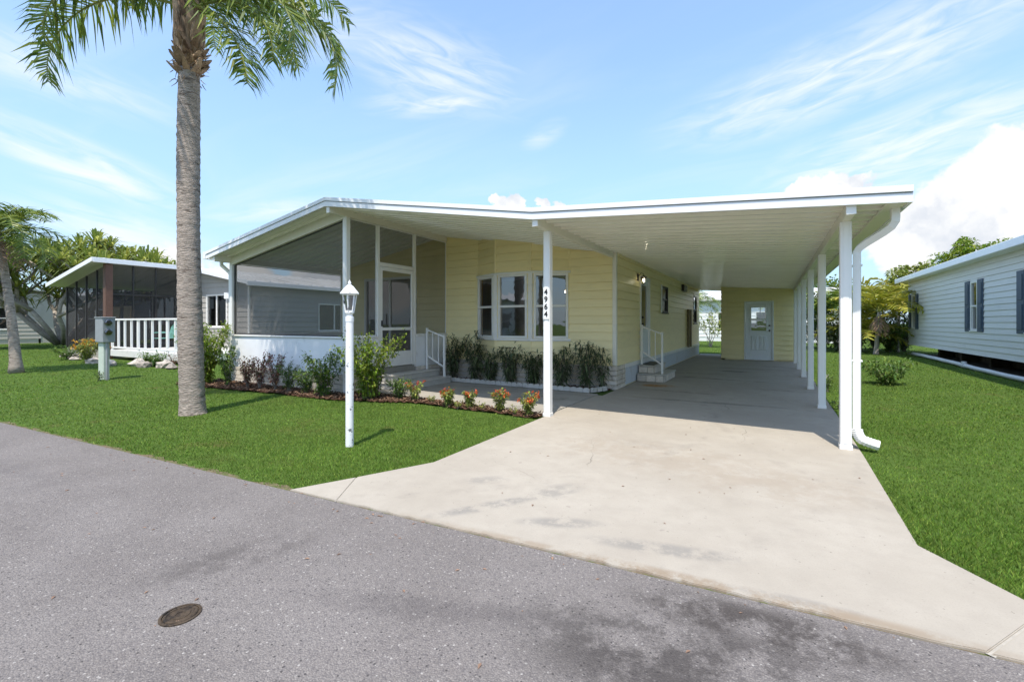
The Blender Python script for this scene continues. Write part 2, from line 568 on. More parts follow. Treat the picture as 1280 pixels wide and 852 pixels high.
pmat('lamp_white', (0.80, 0.80, 0.80), 0.5, 0.05, 6, dark=(0.13, 0.13, 0.14), dthr=(0.60, 0.63), dscale=11, bump=0.15, bscale=30)
pmat('stucco', (0.80, 0.81, 0.83), 0.8, 0.04, 3, bump=0.3, bscale=120, dark=(0.62, 0.62, 0.62), dthr=(0.56, 0.8), dscale=2.5, spec=0.2)
pmat('brick', (0.62, 0.56, 0.48), 0.85, 0.16, 14, bump=0.5, bscale=45, objrand=0.14, dark=(0.40, 0.33, 0.26), dthr=(0.55, 0.75), dscale=7, spec=0.2)
pmat('mortar', (0.40, 0.37, 0.32), 0.95, 0.15, 30, bump=0.4, bscale=120, spec=0.1)
pmat('skirt_blue', (0.56, 0.60, 0.64), 0.6, 0.05, 2, dark=(0.45, 0.44, 0.4), dthr=(0.55, 0.8), dscale=2.2, bump=0.1)
pmat('interior', (0.42, 0.40, 0.36), 0.9, 0.05, 1.0)
pmat('interior_floor', (0.16, 0.13, 0.10), 0.6, 0.15, 3.0)
pmat('door_paint', (0.76, 0.78, 0.78), 0.45, 0.03, 4, dark=(0.68, 0.7, 0.7), dthr=(0.6, 0.85), dscale=3)
pmat('dark_frame', (0.03, 0.028, 0.027), 0.5, 0.1, 5)
pmat('bronze_metal', (0.06, 0.05, 0.045), 0.45, 0.15, 6, metal=0.3)
pmat('brown_post', (0.13, 0.07, 0.05), 0.7, 0.2, 8)
pmat('brown_conduit', (0.22, 0.17, 0.09), 0.6, 0.15, 8)
pmat('black_paint', (0.012, 0.012, 0.013), 0.45, 0.1, 10)
pmat('metal_grey', (0.30, 0.32, 0.33), 0.5, 0.1, 8, metal=0.2, dark=(0.2, 0.2, 0.2), dthr=(0.6, 0.8))
pmat('pedestal_green', (0.50, 0.56, 0.48), 0.6, 0.08, 6, dark=(0.34, 0.36, 0.3), dthr=(0.58, 0.8), dscale=6)
pmat('steel', (0.5, 0.5, 0.5), 0.3, 0.1, 8, metal=1.0)
pmat('iron_cover', (0.075, 0.055, 0.038), 0.9, 0.4, 28, bump=1.0, bscale=55, bdist=0.01, spec=0.2, dark=(0.03, 0.024, 0.02), dthr=(0.45, 0.6), dscale=22)
pmat('neighbour_grey', (0.40, 0.385, 0.36), 0.5, 0.05, 3, objrand=0.04, dark=(0.31, 0.30, 0.28), dthr=(0.55, 0.8), dscale=1.5)
pmat('neighbour_white', (0.70, 0.695, 0.675), 0.5, 0.04, 2, objrand=0.03, dark=(0.58, 0.58, 0.565), dthr=(0.5, 0.8), dscale=1.0, stretch=(1, 1, 3))
pmat('shutter_navy', (0.045, 0.075, 0.12), 0.5, 0.1, 6)
pmat('roof_metal', (0.62, 0.61, 0.58), 0.45, 0.08, 2, metal=0.0, dark=(0.42, 0.4, 0.37), dthr=(0.5, 0.75), dscale=1.5, stretch=(0.4, 3, 1))
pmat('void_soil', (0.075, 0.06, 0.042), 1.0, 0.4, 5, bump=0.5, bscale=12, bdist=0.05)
pmat('pvc', (0.70, 0.71, 0.70), 0.45, 0.06, 5, dark=(0.5, 0.5, 0.47), dthr=(0.55, 0.8), dscale=3)
pmat('deck_paint', (0.70, 0.69, 0.66), 0.6, 0.06, 5, dark=(0.5, 0.48, 0.44), dthr=(0.55, 0.8), dscale=3)
pmat('rock', (0.42, 0.37, 0.32), 0.9, 0.25, 12, bump=0.8, bscale=25, objrand=0.3, dark=(0.22, 0.19, 0.16), dthr=(0.52, 0.7), dscale=9, bdist=0.03)
pmat('teal_metal', (0.16, 0.36, 0.30), 0.5, 0.1, 8)
pmat('palm_bark', (0.36, 0.305, 0.26), 0.92, 0.35, 9, bump=1.0, bscale=22, stretch=(1, 1, 3.5), dark=(0.14, 0.11, 0.09), dthr=(0.52, 0.68), dscale=6, bdist=0.03, spec=0.15)
pmat('palm_boot', (0.36, 0.25, 0.165), 0.9, 0.35, 12, bump=0.9, bscale=30, stretch=(1, 1, 0.3), objrand=0.3, dark=(0.10, 0.062, 0.04), dthr=(0.47, 0.62), dscale=7, spec=0.15)
pmat('bark', (0.20, 0.17, 0.14), 0.95, 0.3, 9, bump=0.8, bscale=25, stretch=(1, 1, 0.4), spec=0.15)
pmat('pale_bark', (0.34, 0.30, 0.26), 0.95, 0.3, 6, bump=0.8, bscale=20, spec=0.15)
pmat('palm_leaf', (0.11, 0.185, 0.026), 0.42, 0.2, 3, spec=0.5, island=0.35, trans=0.32, tint=(0.28, 0.31, 0.045))
pmat('palm_yellow', (0.32, 0.33, 0.04), 0.45, 0.2, 3, spec=0.45, island=0.35, trans=0.35, tint=(0.40, 0.34, 0.06))
pmat('palm_dead', (0.30, 0.19, 0.13), 0.8, 0.25, 5, island=0.3, trans=0.15)
pmat('rachis', (0.22, 0.24, 0.06), 0.5, 0.15, 6)
pmat('leaf_green', (0.075, 0.155, 0.025), 0.45, 0.2, 4, spec=0.4, island=0.45, trans=0.3, tint=(0.19, 0.25, 0.04))
pmat('leaf_bright', (0.17, 0.27, 0.028), 0.45, 0.2, 4, spec=0.4, island=0.4, trans=0.35, tint=(0.30, 0.33, 0.04))
pmat('leaf_dark', (0.062, 0.092, 0.036), 0.4, 0.25, 6, spec=0.5, island=0.5, trans=0.2, tint=(0.13, 0.16, 0.065))
pmat('leaf_maroon', (0.20, 0.065, 0.05), 0.6, 0.25, 6, island=0.5, trans=0.25, tint=(0.14, 0.13, 0.045))
pmat('leaf_lime', (0.22, 0.28, 0.05), 0.45, 0.2, 6, island=0.4, trans=0.3, tint=(0.36, 0.36, 0.09))
pmat('petal_red', (0.55, 0.075, 0.03), 0.55, 0.2, 6, island=0.4, trans=0.2, tint=(0.62, 0.24, 0.04))
pmat('petal_yellow', (0.62, 0.36, 0.03), 0.55, 0.2, 6, island=0.3, trans=0.2, tint=(0.5, 0.15, 0.03))
pmat('petal_white', (0.75, 0.74, 0.62), 0.55, 0.1, 6, trans=0.2)
pmat('pandan_leaf', (0.19, 0.24, 0.045), 0.45, 0.2, 1.2, spec=0.45, island=0.4, trans=0.3, tint=(0.40, 0.38, 0.08))
pmat('far_grey', (0.15, 0.145, 0.135), 0.7, 0.05, 1, objrand=0.03)
pmat('far_beige', (0.52, 0.48, 0.43), 0.7, 0.05, 1, objrand=0.03)
pmat('far_white', (0.74, 0.74, 0.73), 0.7, 0.05, 1)
pmat('tan_cloth', (0.5, 0.42, 0.28), 0.8, 0.1, 3)
glass_mat('glass', (0.80, 0.84, 0.85), 1.6)
glass_mat('mirror_glass', (0.35, 0.38, 0.4), 1.6)
screen_mat('screen', 0.46, (0.13, 0.125, 0.12))
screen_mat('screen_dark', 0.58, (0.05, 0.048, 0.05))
emit_mat('bulb', (1.0, 0.86, 0.62), 14.0)
emit_mat('bulb_warm', (1.0, 0.72, 0.36), 9.0)

# ------------------------------------------------------------------ object helpers
WL = {}


def thing(name, label, cat, loc=(0, 0, 0), group=None):
    o = bpy.data.objects.new(name, None)
    o.empty_display_size = 0.2
    col.objects.link(o)
    o.location = loc
    WL[o.name] = Vector(loc)
    o['label'] = label
    o['category'] = cat
    if group:
        o['group'] = group
    return o


def tag(o, label=None, cat=None, group=None, kind=None):
    for k, v in (('label', label), ('category', cat), ('group', group), ('kind', kind)):
        if v:
            o[k] = v
    return o


def place(name, me, loc, parent=None, rot=None):
    o = bpy.data.objects.new(name, me)
    col.objects.link(o)
    loc = Vector(loc)
    if parent is not None:
        o.parent = parent
        o.location = loc - WL[parent.name]
    else:
        o.location = loc
    if rot is not None:
        o.rotation_euler = rot
    WL[o.name] = loc
    return o


class M:
    def __init__(s):
        s.v, s.f = [], []

    def add(s, vs, fs):
        n = len(s.v)
        s.v += [tuple(p) for p in vs]
        s.f += [tuple(i + n for i in f) for f in fs]
        return s

    def hexa(s, p):  # p: bottom 4, top 4
        return s.add(p, [(0, 3, 2, 1), (4, 5, 6, 7), (0, 1, 5, 4), (1, 2, 6, 5), (2, 3, 7, 6), (3, 0, 4, 7)])

    def cbox(s, c, size, ch=0.0, fr=None):
        hx, hy, hz = [a / 2 for a in size]
        ch = min(ch, 0.45 * min(size))
        h = (hx, hy, hz)
        if ch <= 0:
            vs = [(-hx, -hy, -hz), (hx, -hy, -hz), (hx, hy, -hz), (-hx, hy, -hz), (-hx, -hy, hz), (hx, -hy, hz), (hx, hy, hz), (-hx, hy, hz)]
            fs = [(0, 3, 2, 1), (4, 5, 6, 7), (0, 1, 5, 4), (1, 2, 6, 5), (2, 3, 7, 6), (3, 0, 4, 7)]
        else:
            ids, vs = {}, []
            for i in (-1, 1):
                for j in (-1, 1):
                    for k in (-1, 1):
                        for a in range(3):
                            sg = (i, j, k)
                            ids[(i, j, k, a)] = len(vs)
                            vs.append(tuple(sg[q] * (h[q] if q == a else h[q] - ch) for q in range(3)))
            fs = []

            def key(a, sa, b, sb, c_, sc2, ax):
                t = [0, 0, 0]
                t[a], t[b], t[c_] = sa, sb, sc2
                return ids[(t[0], t[1], t[2], ax)]
            for a in range(3):
                b, c_ = (a + 1) % 3, (a + 2) % 3
                for sa in (-1, 1):
                    q = [key(a, sa, b, -1, c_, -1, a), key(a, sa, b, 1, c_, -1, a), key(a, sa, b, 1, c_, 1, a), key(a, sa, b, -1, c_, 1, a)]
                    fs.append(tuple(q if sa > 0 else q[::-1]))
                for sa in (-1, 1):
                    for sb in (-1, 1):
                        q = [key(a, sa, b, sb, c_, -1, a), key(a, sa, b, sb, c_, -1, b), key(a, sa, b, sb, c_, 1, b), key(a, sa, b, sb, c_, 1, a)]
                        fs.append(tuple(q if sa * sb > 0 else q[::-1]))
            for i in (-1, 1):
                for j in (-1, 1):
                    for k in (-1, 1):
                        q = [ids[(i, j, k, a)] for a in range(3)]
                        fs.append(tuple(q if i * j * k > 0 else q[::-1]))
        c = Vector(c)
        if fr is None:
            vs = [c + Vector(p) for p in vs]
        else:
            vs = [c + fr @ Vector(p) for p in vs]
        return s.add(vs, fs)

    def box(s, x0, x1, y0, y1, z0, z1, ch=0.0):
        return s.cbox(((x0 + x1) / 2, (y0 + y1) / 2, (z0 + z1) / 2), (abs(x1 - x0), abs(y1 - y0), abs(z1 - z0)), ch)

    def tube(s, path, rad, n=8, cap=True, flat=1.0, up=None):
        path = [Vector(p) for p in path]
        if isinstance(rad, (int, float)):
            rad = [rad] * len(path)
        rings = []
        ref = Vector(up) if up else Vector((0, 0, 1))
        prev = None
        for i, p in enumerate(path):
            t = (path[min(i + 1, len(path) - 1)] - path[max(i - 1, 0)])
            if t.length < 1e-9:
                t = Vector((0, 0, 1))
            t.normalize()
            if prev is None:
                a = ref if abs(t.dot(ref)) < 0.95 else Vector((1, 0, 0))
                u = (a - t * a.dot(t)).normalized()
            else:
                u = (prev - t * prev.dot(t)).normalized()
            prev = u
            v = t.cross(u)
            rings.append([p + (u * math.cos(2 * math.pi * (k + .5) / n) + v * math.sin(2 * math.pi * (k + .5) / n) * flat) * rad[i] for k in range(n)])
        vs = [q for r_ in rings for q in r_]
        fs = []
        for i in range(len(rings) - 1):
            for k in range(n):
                a, b = i * n + k, i * n + (k + 1) % n
                fs.append((a, b, b + n, a + n))
        if cap:
            fs.append(tuple(range(n))[::-1])
            fs.append(tuple(range(len(vs) - n, len(vs))))
        return s.add(vs, fs)

    def lathe(s, prof, c=(0, 0, 0), n=12, rot=0.0):
        c = Vector(c)
        vs, fs = [], []
        for r_, z in prof:
            for k in range(n):
                a = 2 * math.pi * k / n + rot
                vs.append(c + Vector((r_ * math.cos(a), r_ * math.sin(a), z)))
        for i in range(len(prof) - 1):
            for k in range(n):
                a, b = i * n + k, i * n + (k + 1) % n
                fs.append((a, b, b + n, a + n))
        fs.append(tuple(range(n))[::-1])
        fs.append(tuple(range(len(vs) - n, len(vs))))
        return s.add(vs, fs)

    def prism(s, poly, z0, z1):
        n = len(poly)
        vs = [(x, y, z0) for x, y in poly] + [(x, y, z1) for x, y in poly]
        fs = [tuple(range(n))[::-1], tuple(range(n, 2 * n))] + [(i, (i + 1) % n, (i + 1) % n + n, i + n) for i in range(n)]
        return s.add(vs, fs)

    def mesh(s, mat, centre=True, smooth=False):
        V = np.array(s.v, dtype=float)
        c = (V.min(0) + V.max(0)) / 2 if centre else np.zeros(3)
        me = bpy.data.meshes.new('m')
        me.from_pydata((V - c).tolist(), [], s.f)
        if smooth:
            me.polygons.foreach_set('use_smooth', [True] * len(me.polygons))
        me.materials.append(MATS[mat] if isinstance(mat, str) else mat)
        return me, Vector(c)

    def build(s, name, mat, parent=None, smooth=False, fix=False):
        me, c = s.mesh(mat, True, smooth)
        if fix:
            bm = bmesh.new()
            bm.from_mesh(me)
            bmesh.ops.recalc_face_normals(bm, faces=bm.faces)
            bm.to_mesh(me)
            bm.free()
        return place(name, me, c, parent)


class Plane:
    """A vertical wall line from P0 to P1; outward is to the right of the walking direction."""

    def __init__(s, p0, p1):
        s.p0 = Vector((*p0, 0))
        d = Vector((*p1, 0)) - s.p0
        s.len = d.length
        s.u = d.normalized()
        s.n = Vector((s.u.y, -s.u.x, 0))
        s.fr = Matrix((s.u, -s.n, Vector((0, 0, 1)))).transposed()

    def pt(s, a, b, z):
        return s.p0 + s.u * a + s.n * b + Vector((0, 0, z))

    def box(s, m, a0, a1, b0, b1, z0, z1, ch=0.0):
        return m.cbox(s.pt((a0 + a1) / 2, (b0 + b1) / 2, (z0 + z1) / 2), (a1 - a0, abs(b1 - b0), z1 - z0), ch, s.fr)


def wall_core(pl, z0, ztop, openings, mat, parent, name='wall', thick=0.11):
    us = sorted(set([0, pl.len] + [q for o in openings for q in o[:2]]))
    zs = sorted(set([z0] + [q for o in openings for q in o[2:4]]))
    m = M()
    for i in range(len(us) - 1):
        a0, a1 = us[i], us[i + 1]
        for j in range(len(zs)):
            zb = zs[j]
            if j + 1 < len(zs):
                t0 = t1 = zs[j + 1]
            else:
                t0, t1 = ztop(pl.pt(a0, 0, 0)), ztop(pl.pt(a1, 0, 0))
            zm, am = zb + 0.01, (a0 + a1) / 2
            if any(o[0] <= am <= o[1] and o[2] <= zm < o[3] for o in openings):
                continue
            m.hexa([pl.pt(a0, 0, zb), pl.pt(a1, 0, zb), pl.pt(a1, -thick, zb), pl.pt(a0, -thick, zb),
                    pl.pt(a0, 0, t0), pl.pt(a1, 0, t1), pl.pt(a1, -thick, t1), pl.pt(a0, -thick, t0)])
    return m.build(name, mat, parent)


def siding(pl, z0, ztop, openings, mat, parent, course=0.165, off=0.002, thick=0.026, gap=0.005, u0=0.0, u1=None, name='siding_board'):
    u1 = pl.len if u1 is None else u1

    def board(a, b, zb, zt):
        if b - a < 0.012 or zt - zb < 0.012:
            return
        ta, tb = min(zt, ztop(pl.pt(a, 0, 0))), min(zt, ztop(pl.pt(b, 0, 0)))
        if max(ta, tb) < zb + 0.01:
            return
        if ta < zb or tb < zb:   # sloping roof cuts the course short
            k = (zb - min(ta, tb)) / max(1e-6, abs(tb - ta))
            cut = a + (b - a) * (k if ta < tb else 1 - k)
            if ta < zb:
                a, ta = cut, zb + 0.002
            else:
                b, tb = cut, zb + 0.002
        m = M()
        f0 = thick
        fa = thick - (thick - 0.004) * min(1, (ta - zb) / course)
        fb = thick - (thick - 0.004) * min(1, (tb - zb) / course)
        m.hexa([pl.pt(a, off + f0, zb), pl.pt(b, off + f0, zb), pl.pt(b, off, zb), pl.pt(a, off, zb),
                pl.pt(a, off + fa, ta), pl.pt(b, off + fb, tb), pl.pt(b, off, tb), pl.pt(a, off, ta)])
        m.build(name, mat, parent)
    z = z0
    mx = max(ztop(pl.pt(u0, 0, 0)), ztop(pl.pt(u1, 0, 0)))
    while z < mx - 0.02:
        zb, zt = z, z + course
        segs = [(u0, u1)]
        for o in openings:
            if o[3] > zb + 0.001 and o[2] < zt - 0.001:
                ns = []
                for a, b in segs:
                    if o[1] <= a or o[0] >= b:
                        ns.append((a, b))
                    else:
                        if o[0] > a:
                            ns.append((a, o[0]))
                        if o[1] < b:
                            ns.append((o[1], b))
                segs = ns
                a, b = max(u0, o[0]), min(u1, o[1])
                if o[2] > zb:
                    board(a, b, zb, o[2])
                if o[3] < zt:
                    board(a, b, o[3], zt)
        for a, b in segs:
            board(a, b, zb, zt - gap)
        z += course


def window(pl, parent, a0, a1, z0, z1, fw=0.055, mat='white_trim', glass='glass', style='hung', proud=0.035, name='window', sill=True):
    m = M()
    for x0, x1, y0, y1 in ((a0, a0 + fw, z0, z1), (a1 - fw, a1, z0, z1)):
        pl.box(m, x0, x1, -0.05, proud, y0, y1, 0.006)
    for y0, y1 in ((z0, z0 + fw), (z1 - fw, z1)):
        pl.box(m, a0 + fw, a1 - fw, -0.05, proud - 0.003, y0, y1, 0.006)
    wv = m.build(name, mat, parent)
    zm = (z0 + z1) / 2
    if style == 'hung':
        r_ = M()
        pl.box(r_, a0 + fw, a1 - fw, -0.035, proud - 0.012, zm - 0.024, zm + 0.024, 0.005)
        r_.build('meeting_rail', mat, wv)
        spans = ((a0 + fw, a1 - fw, z0 + fw, zm - 0.024, -0.02), (a0 + fw, a1 - fw, zm + 0.024, z1 - fw, -0.005))
    elif style == 'slide':
        am = (a0 + a1) / 2
        r_ = M()
        pl.box(r_, am - 0.03, am + 0.03, -0.035, proud - 0.012, z0 + fw, z1 - fw, 0.005)
        r_.build('meeting_stile', mat, wv)
        spans = ((a0 + fw, am - 0.03, z0 + fw, z1 - fw, -0.02), (am + 0.03, a1 - fw, z0 + fw, z1 - fw, -0.005))
    else:
        spans = ((a0 + fw, a1 - fw, z0 + fw, z1 - fw, -0.01),)
    for b0, b1, y0, y1, dp in spans:
        g = M()
        g.add([pl.pt(b0, dp, y0), pl.pt(b1, dp, y0), pl.pt(b1, dp, y1), pl.pt(b0, dp, y1)], [(0, 1, 2, 3)])
        g.build('pane', glass, wv)
    if sill:
        s_ = M()
        pl.box(s_, a0 - 0.02, a1 + 0.02, 0.0, proud + 0.02, z0 - 0.03, z0 - 0.001, 0.006)
        s_.build('sill', mat, wv)
    return wv


def bricks(pl, a0, a1, z0, z1, parent, lb=0.30, hb=0.098, gap=0.009, depth=0.03, mat='brick', off=0.002):
    cache = {}
    nrow = max(1, round((z1 - z0) / hb))
    hb = (z1 - z0) / nrow
    rz = math.atan2(pl.u.y, pl.u.x)
    for r_ in range(nrow):
        a = a0 - (lb / 2 if r_ % 2 else 0)
        while a < a1 - 0.02:
            x0, x1 = max(a, a0), min(a + lb, a1)
            a += lb
            if x1 - x0 < 0.04:
                continue
            key = round(x1 - x0, 3)
            if key not in cache:
                m = M().cbox((0, 0, 0), (x1 - x0 - gap, depth, hb - gap), 0.006)
                cache[key] = m.mesh(mat, False)[0]
            place('brick', cache[key], pl.pt((x0 + x1) / 2, off + depth / 2 + random.uniform(-.003, .003), z0 + hb * (r_ + .5)), parent, (0, 0, rz))


def quadsheet(name, poly, z, mat, kind='structure', parent=None):
    m = M()
    m.add([(x, y, z) for x, y in poly], [tuple(range(len(poly)))])
    o = m.build(name, mat, parent)
    if kind:
        o['kind'] = kind
    return o


# ------------------------------------------------------------------ ground, street, slabs
def ystreet(x):
    return 2.445 + 0.056 * x


quadsheet('ground', [(-600, -600), (600, -600), (600, 900), (-600, 900)], 0.0, 'soil_grass')
quadsheet('street', [(-400, -3.6 + .056 * -400), (400, -3.6 + .056 * 400), (400, ystreet(400)), (-400, ystreet(-400))], 0.006, 'asphalt')

pmat('verge_dirt', (0.16, 0.128, 0.082), 1.0, 0.4, 25, bump=0.6, bscale=120, spec=0.1, dark=(0.10, 0.12, 0.04), dthr=(0.45, 0.6), dscale=14)
vx = np.linspace(-40, 6, 900)
quadsheet('verge', [(x_, ystreet(x_) - .02) for x_ in (-40, 6)] + [(x_, ystreet(x_) + .04 + .02 * math.sin(x_ * 7) + random.uniform(-.02, .03)) for x_ in vx[::-1]], 0.003, 'verge_dirt')


def slab(name, poly, z0, z1, mat, parent=None, ch=0.012):
    bm = bmesh.new()
    c = Vector((sum(p[0] for p in poly) / len(poly), sum(p[1] for p in poly) / len(poly), z0))
    b = [bm.verts.new((x - c.x, y - c.y, 0)) for x, y in poly]
    f = bm.faces.new(b)
    r_ = bmesh.ops.extrude_face_region(bm, geom=[f])
    top = [g for g in r_['geom'] if isinstance(g, bmesh.types.BMVert)]
    bmesh.ops.translate(bm, verts=top, vec=(0, 0, z1 - z0))
    bmesh.ops.recalc_face_normals(bm, faces=bm.faces)
    if ch:
        es = [e for e in bm.edges if e.verts[0].co.z > 1e-4 and e.verts[1].co.z > 1e-4]
        bmesh.ops.bevel(bm, geom=es, offset=ch, segments=2, affect='EDGES')
    me = bpy.data.meshes.new('m')
    bm.to_mesh(me)
    bm.free()
    me.materials.append(MATS[mat])
    return place(name, me, c, parent)


drv = slab('driveway', [(x_, ystreet(x_) + .01 + random.uniform(-.009, .009)) for x_ in np.linspace(-2.768, .741, 60)] + [(1.072, 2.99), (0.741, 3.50), (0.78, 5.6), (0.80, 7.938), (-2.745, 7.938), (-2.745, 3.37), (-3.04, 2.73)], -0.1, 0.016, 'concrete', None, .004)
drv['kind'] = 'structure'
slab('slab', [(-3.27, ystreet(-3.27) + .01), (-2.776, ystreet(-2.77) + .01), (-3.047, 2.725)], -0.1, 0.014, 'concrete', drv, .004)
slab('slab', [(0.749, ystreet(.74) + .01), (1.42, ystreet(1.4) + .01), (1.079, 2.985)], -0.1, 0.014, 'concrete', drv, .004)
for (ax, ay), (bx_, by_) in (((-2.772, 2.295), (-3.044, 2.728)), ((0.745, 2.492), (1.0755, 2.988))):
    jn = Vector((by_ - ay, ax - bx_)).normalized() * .015
    quadsheet('joint_filler', [(ax - jn.x, ay - jn.y), (bx_ - jn.x, by_ - jn.y), (bx_ + jn.x, by_ + jn.y), (ax + jn.x, ay + jn.y)], .0085, 'mortar', None, drv)
cps = slab('carport_floor', [(-2.64, 7.947), (0.80, 7.947), (0.80, 11.69), (-2.64, 11.69)], -0.1, 0.015, 'concrete', None, .004)
cps['kind'] = 'structure'
slab('slab', [(-2.64, 11.70), (0.82, 11.70), (0.82, 18.0), (-2.64, 18.0)], -0.1, 0.017, 'concrete', cps, .004)
slab('slab', [(-2.64, 18.012), (-1.58, 18.012), (-1.58, 20.9), (-2.64, 20.9)], -0.1, 0.015, 'concrete', cps, .004)
wk = slab('walkway', [(-6.30, 6.12), (-5.2, 6.10), (-2.757, 5.90), (-2.757, 8.08), (-6.75, 8.20), (-6.75, 6.6)], -0.1, 0.018, 'concrete_grey')
wk['kind'] = 'structure'


def lump_sheet(name, poly, z, mat, nx=60, ny=14, amp=0.03):
    """Mulch: a grid clipped to a polygon, lumpy."""
    xs = [p[0] for p in poly]
    ys = [p[1] for p in poly]

    def inside(x, y):
        c = False
        j = len(poly) - 1
        for i in range(len(poly)):
            xi, yi = poly[i]
            xj, yj = poly[j]
            if (yi > y) != (yj > y) and x < (xj - xi) * (y - yi) / (yj - yi) + xi:
                c = not c
            j = i
        return c
    m = M()
    X = np.linspace(min(xs), max(xs), nx)
    Y = np.linspace(min(ys), max(ys), ny)
    idx = {}
    for i, x in enumerate(X):
        for j, y in enumerate(Y):
            idx[i, j] = len(m.v)
            m.v.append((x, y, z + random.uniform(0, amp)))
    for i in range(nx - 1):
        for j in range(ny - 1):
            if inside((X[i] + X[i + 1]) / 2, (Y[j] + Y[j + 1]) / 2):
                m.f.append((idx[i, j], idx[i + 1, j], idx[i + 1, j + 1], idx[i, j + 1]))
    o = m.build(name, mat)
    o['kind'] = 'structure'
    # loose chips
    c = M()
    n = 0
    while n < int(420 * (max(xs) - min(xs)) * (max(ys) - min(ys))):
        x, y = random.uniform(min(xs), max(xs)), random.uniform(min(ys), max(ys))
        if not inside(x, y):
            n += 0.3
            continue
        n += 1
        l, w_ = random.uniform(.012, .04), random.uniform(.005, .012)
        fr = Matrix.Rotation(random.uniform(0, 6.3), 3, 'Z') @ Matrix.Rotation(random.uniform(-.6, .6), 3, 'Y') @ Matrix.Rotation(random.uniform(-.6, .6), 3, 'X')
        q = [Vector((x, y, z + amp + random.uniform(0, .012))) + fr @ Vector(p) for p in ((-l, -w_, 0), (l, -w_, 0), (l, w_, 0), (-l, w_, 0))]
        c.add(q, [(0, 1, 2, 3)])
    k = c.build('mulch_chips', 'mulch_chip', o)
    k['kind'] = 'stuff'
    return o


BED1 = [(-11.0, 4.95), (-9.4, 5.06), (-8.0, 5.2), (-6.5, 5.24), (-5.6, 5.48), (-5.1, 5.71), (-2.80, 5.60), (-2.78, 5.88), (-5.2, 6.08), (-6.25, 6.10), (-6.75, 6.5), (-6.75, 5.85), (-11.0, 5.85)]
lump_sheet('mulch_bed', BED1, 0.012, 'mulch', 130, 30)
BED2 = [(-6.70, 8.25), (-2.95, 8.13), (-2.72, 8.55), (-2.72, 8.8), (-6.7, 8.8)]
lump_sheet('planting_bed', BED2, 0.012, 'mulch', 70, 14)


# ------------------------------------------------------------------ the yellow house with porch and carport
XL, XA, XB, XC = -10.40, -6.77, -2.72, 0.66
YF, YP, YW, YE = 5.40, 5.83, 8.80, 20.5
XW = -2.66
KN = [(-10.63, 2.84), (-6.80, 3.50), (-2.75, 2.82), (1.11, 2.55)]


def roofz(x):
    for (x0, z0), (x1, z1) in zip(KN, KN[1:]):
        if x <= x1 or x1 == KN[-1][0]:
            return z0 + (z1 - z0) * (x - x0) / (x1 - x0)


def under(p):
    return roofz(p.x) - 0.105


house = thing('mobile_home', 'pale yellow single-storey home with white gabled roof, screened porch and long carport', 'house', (-6.5, 12, 0))


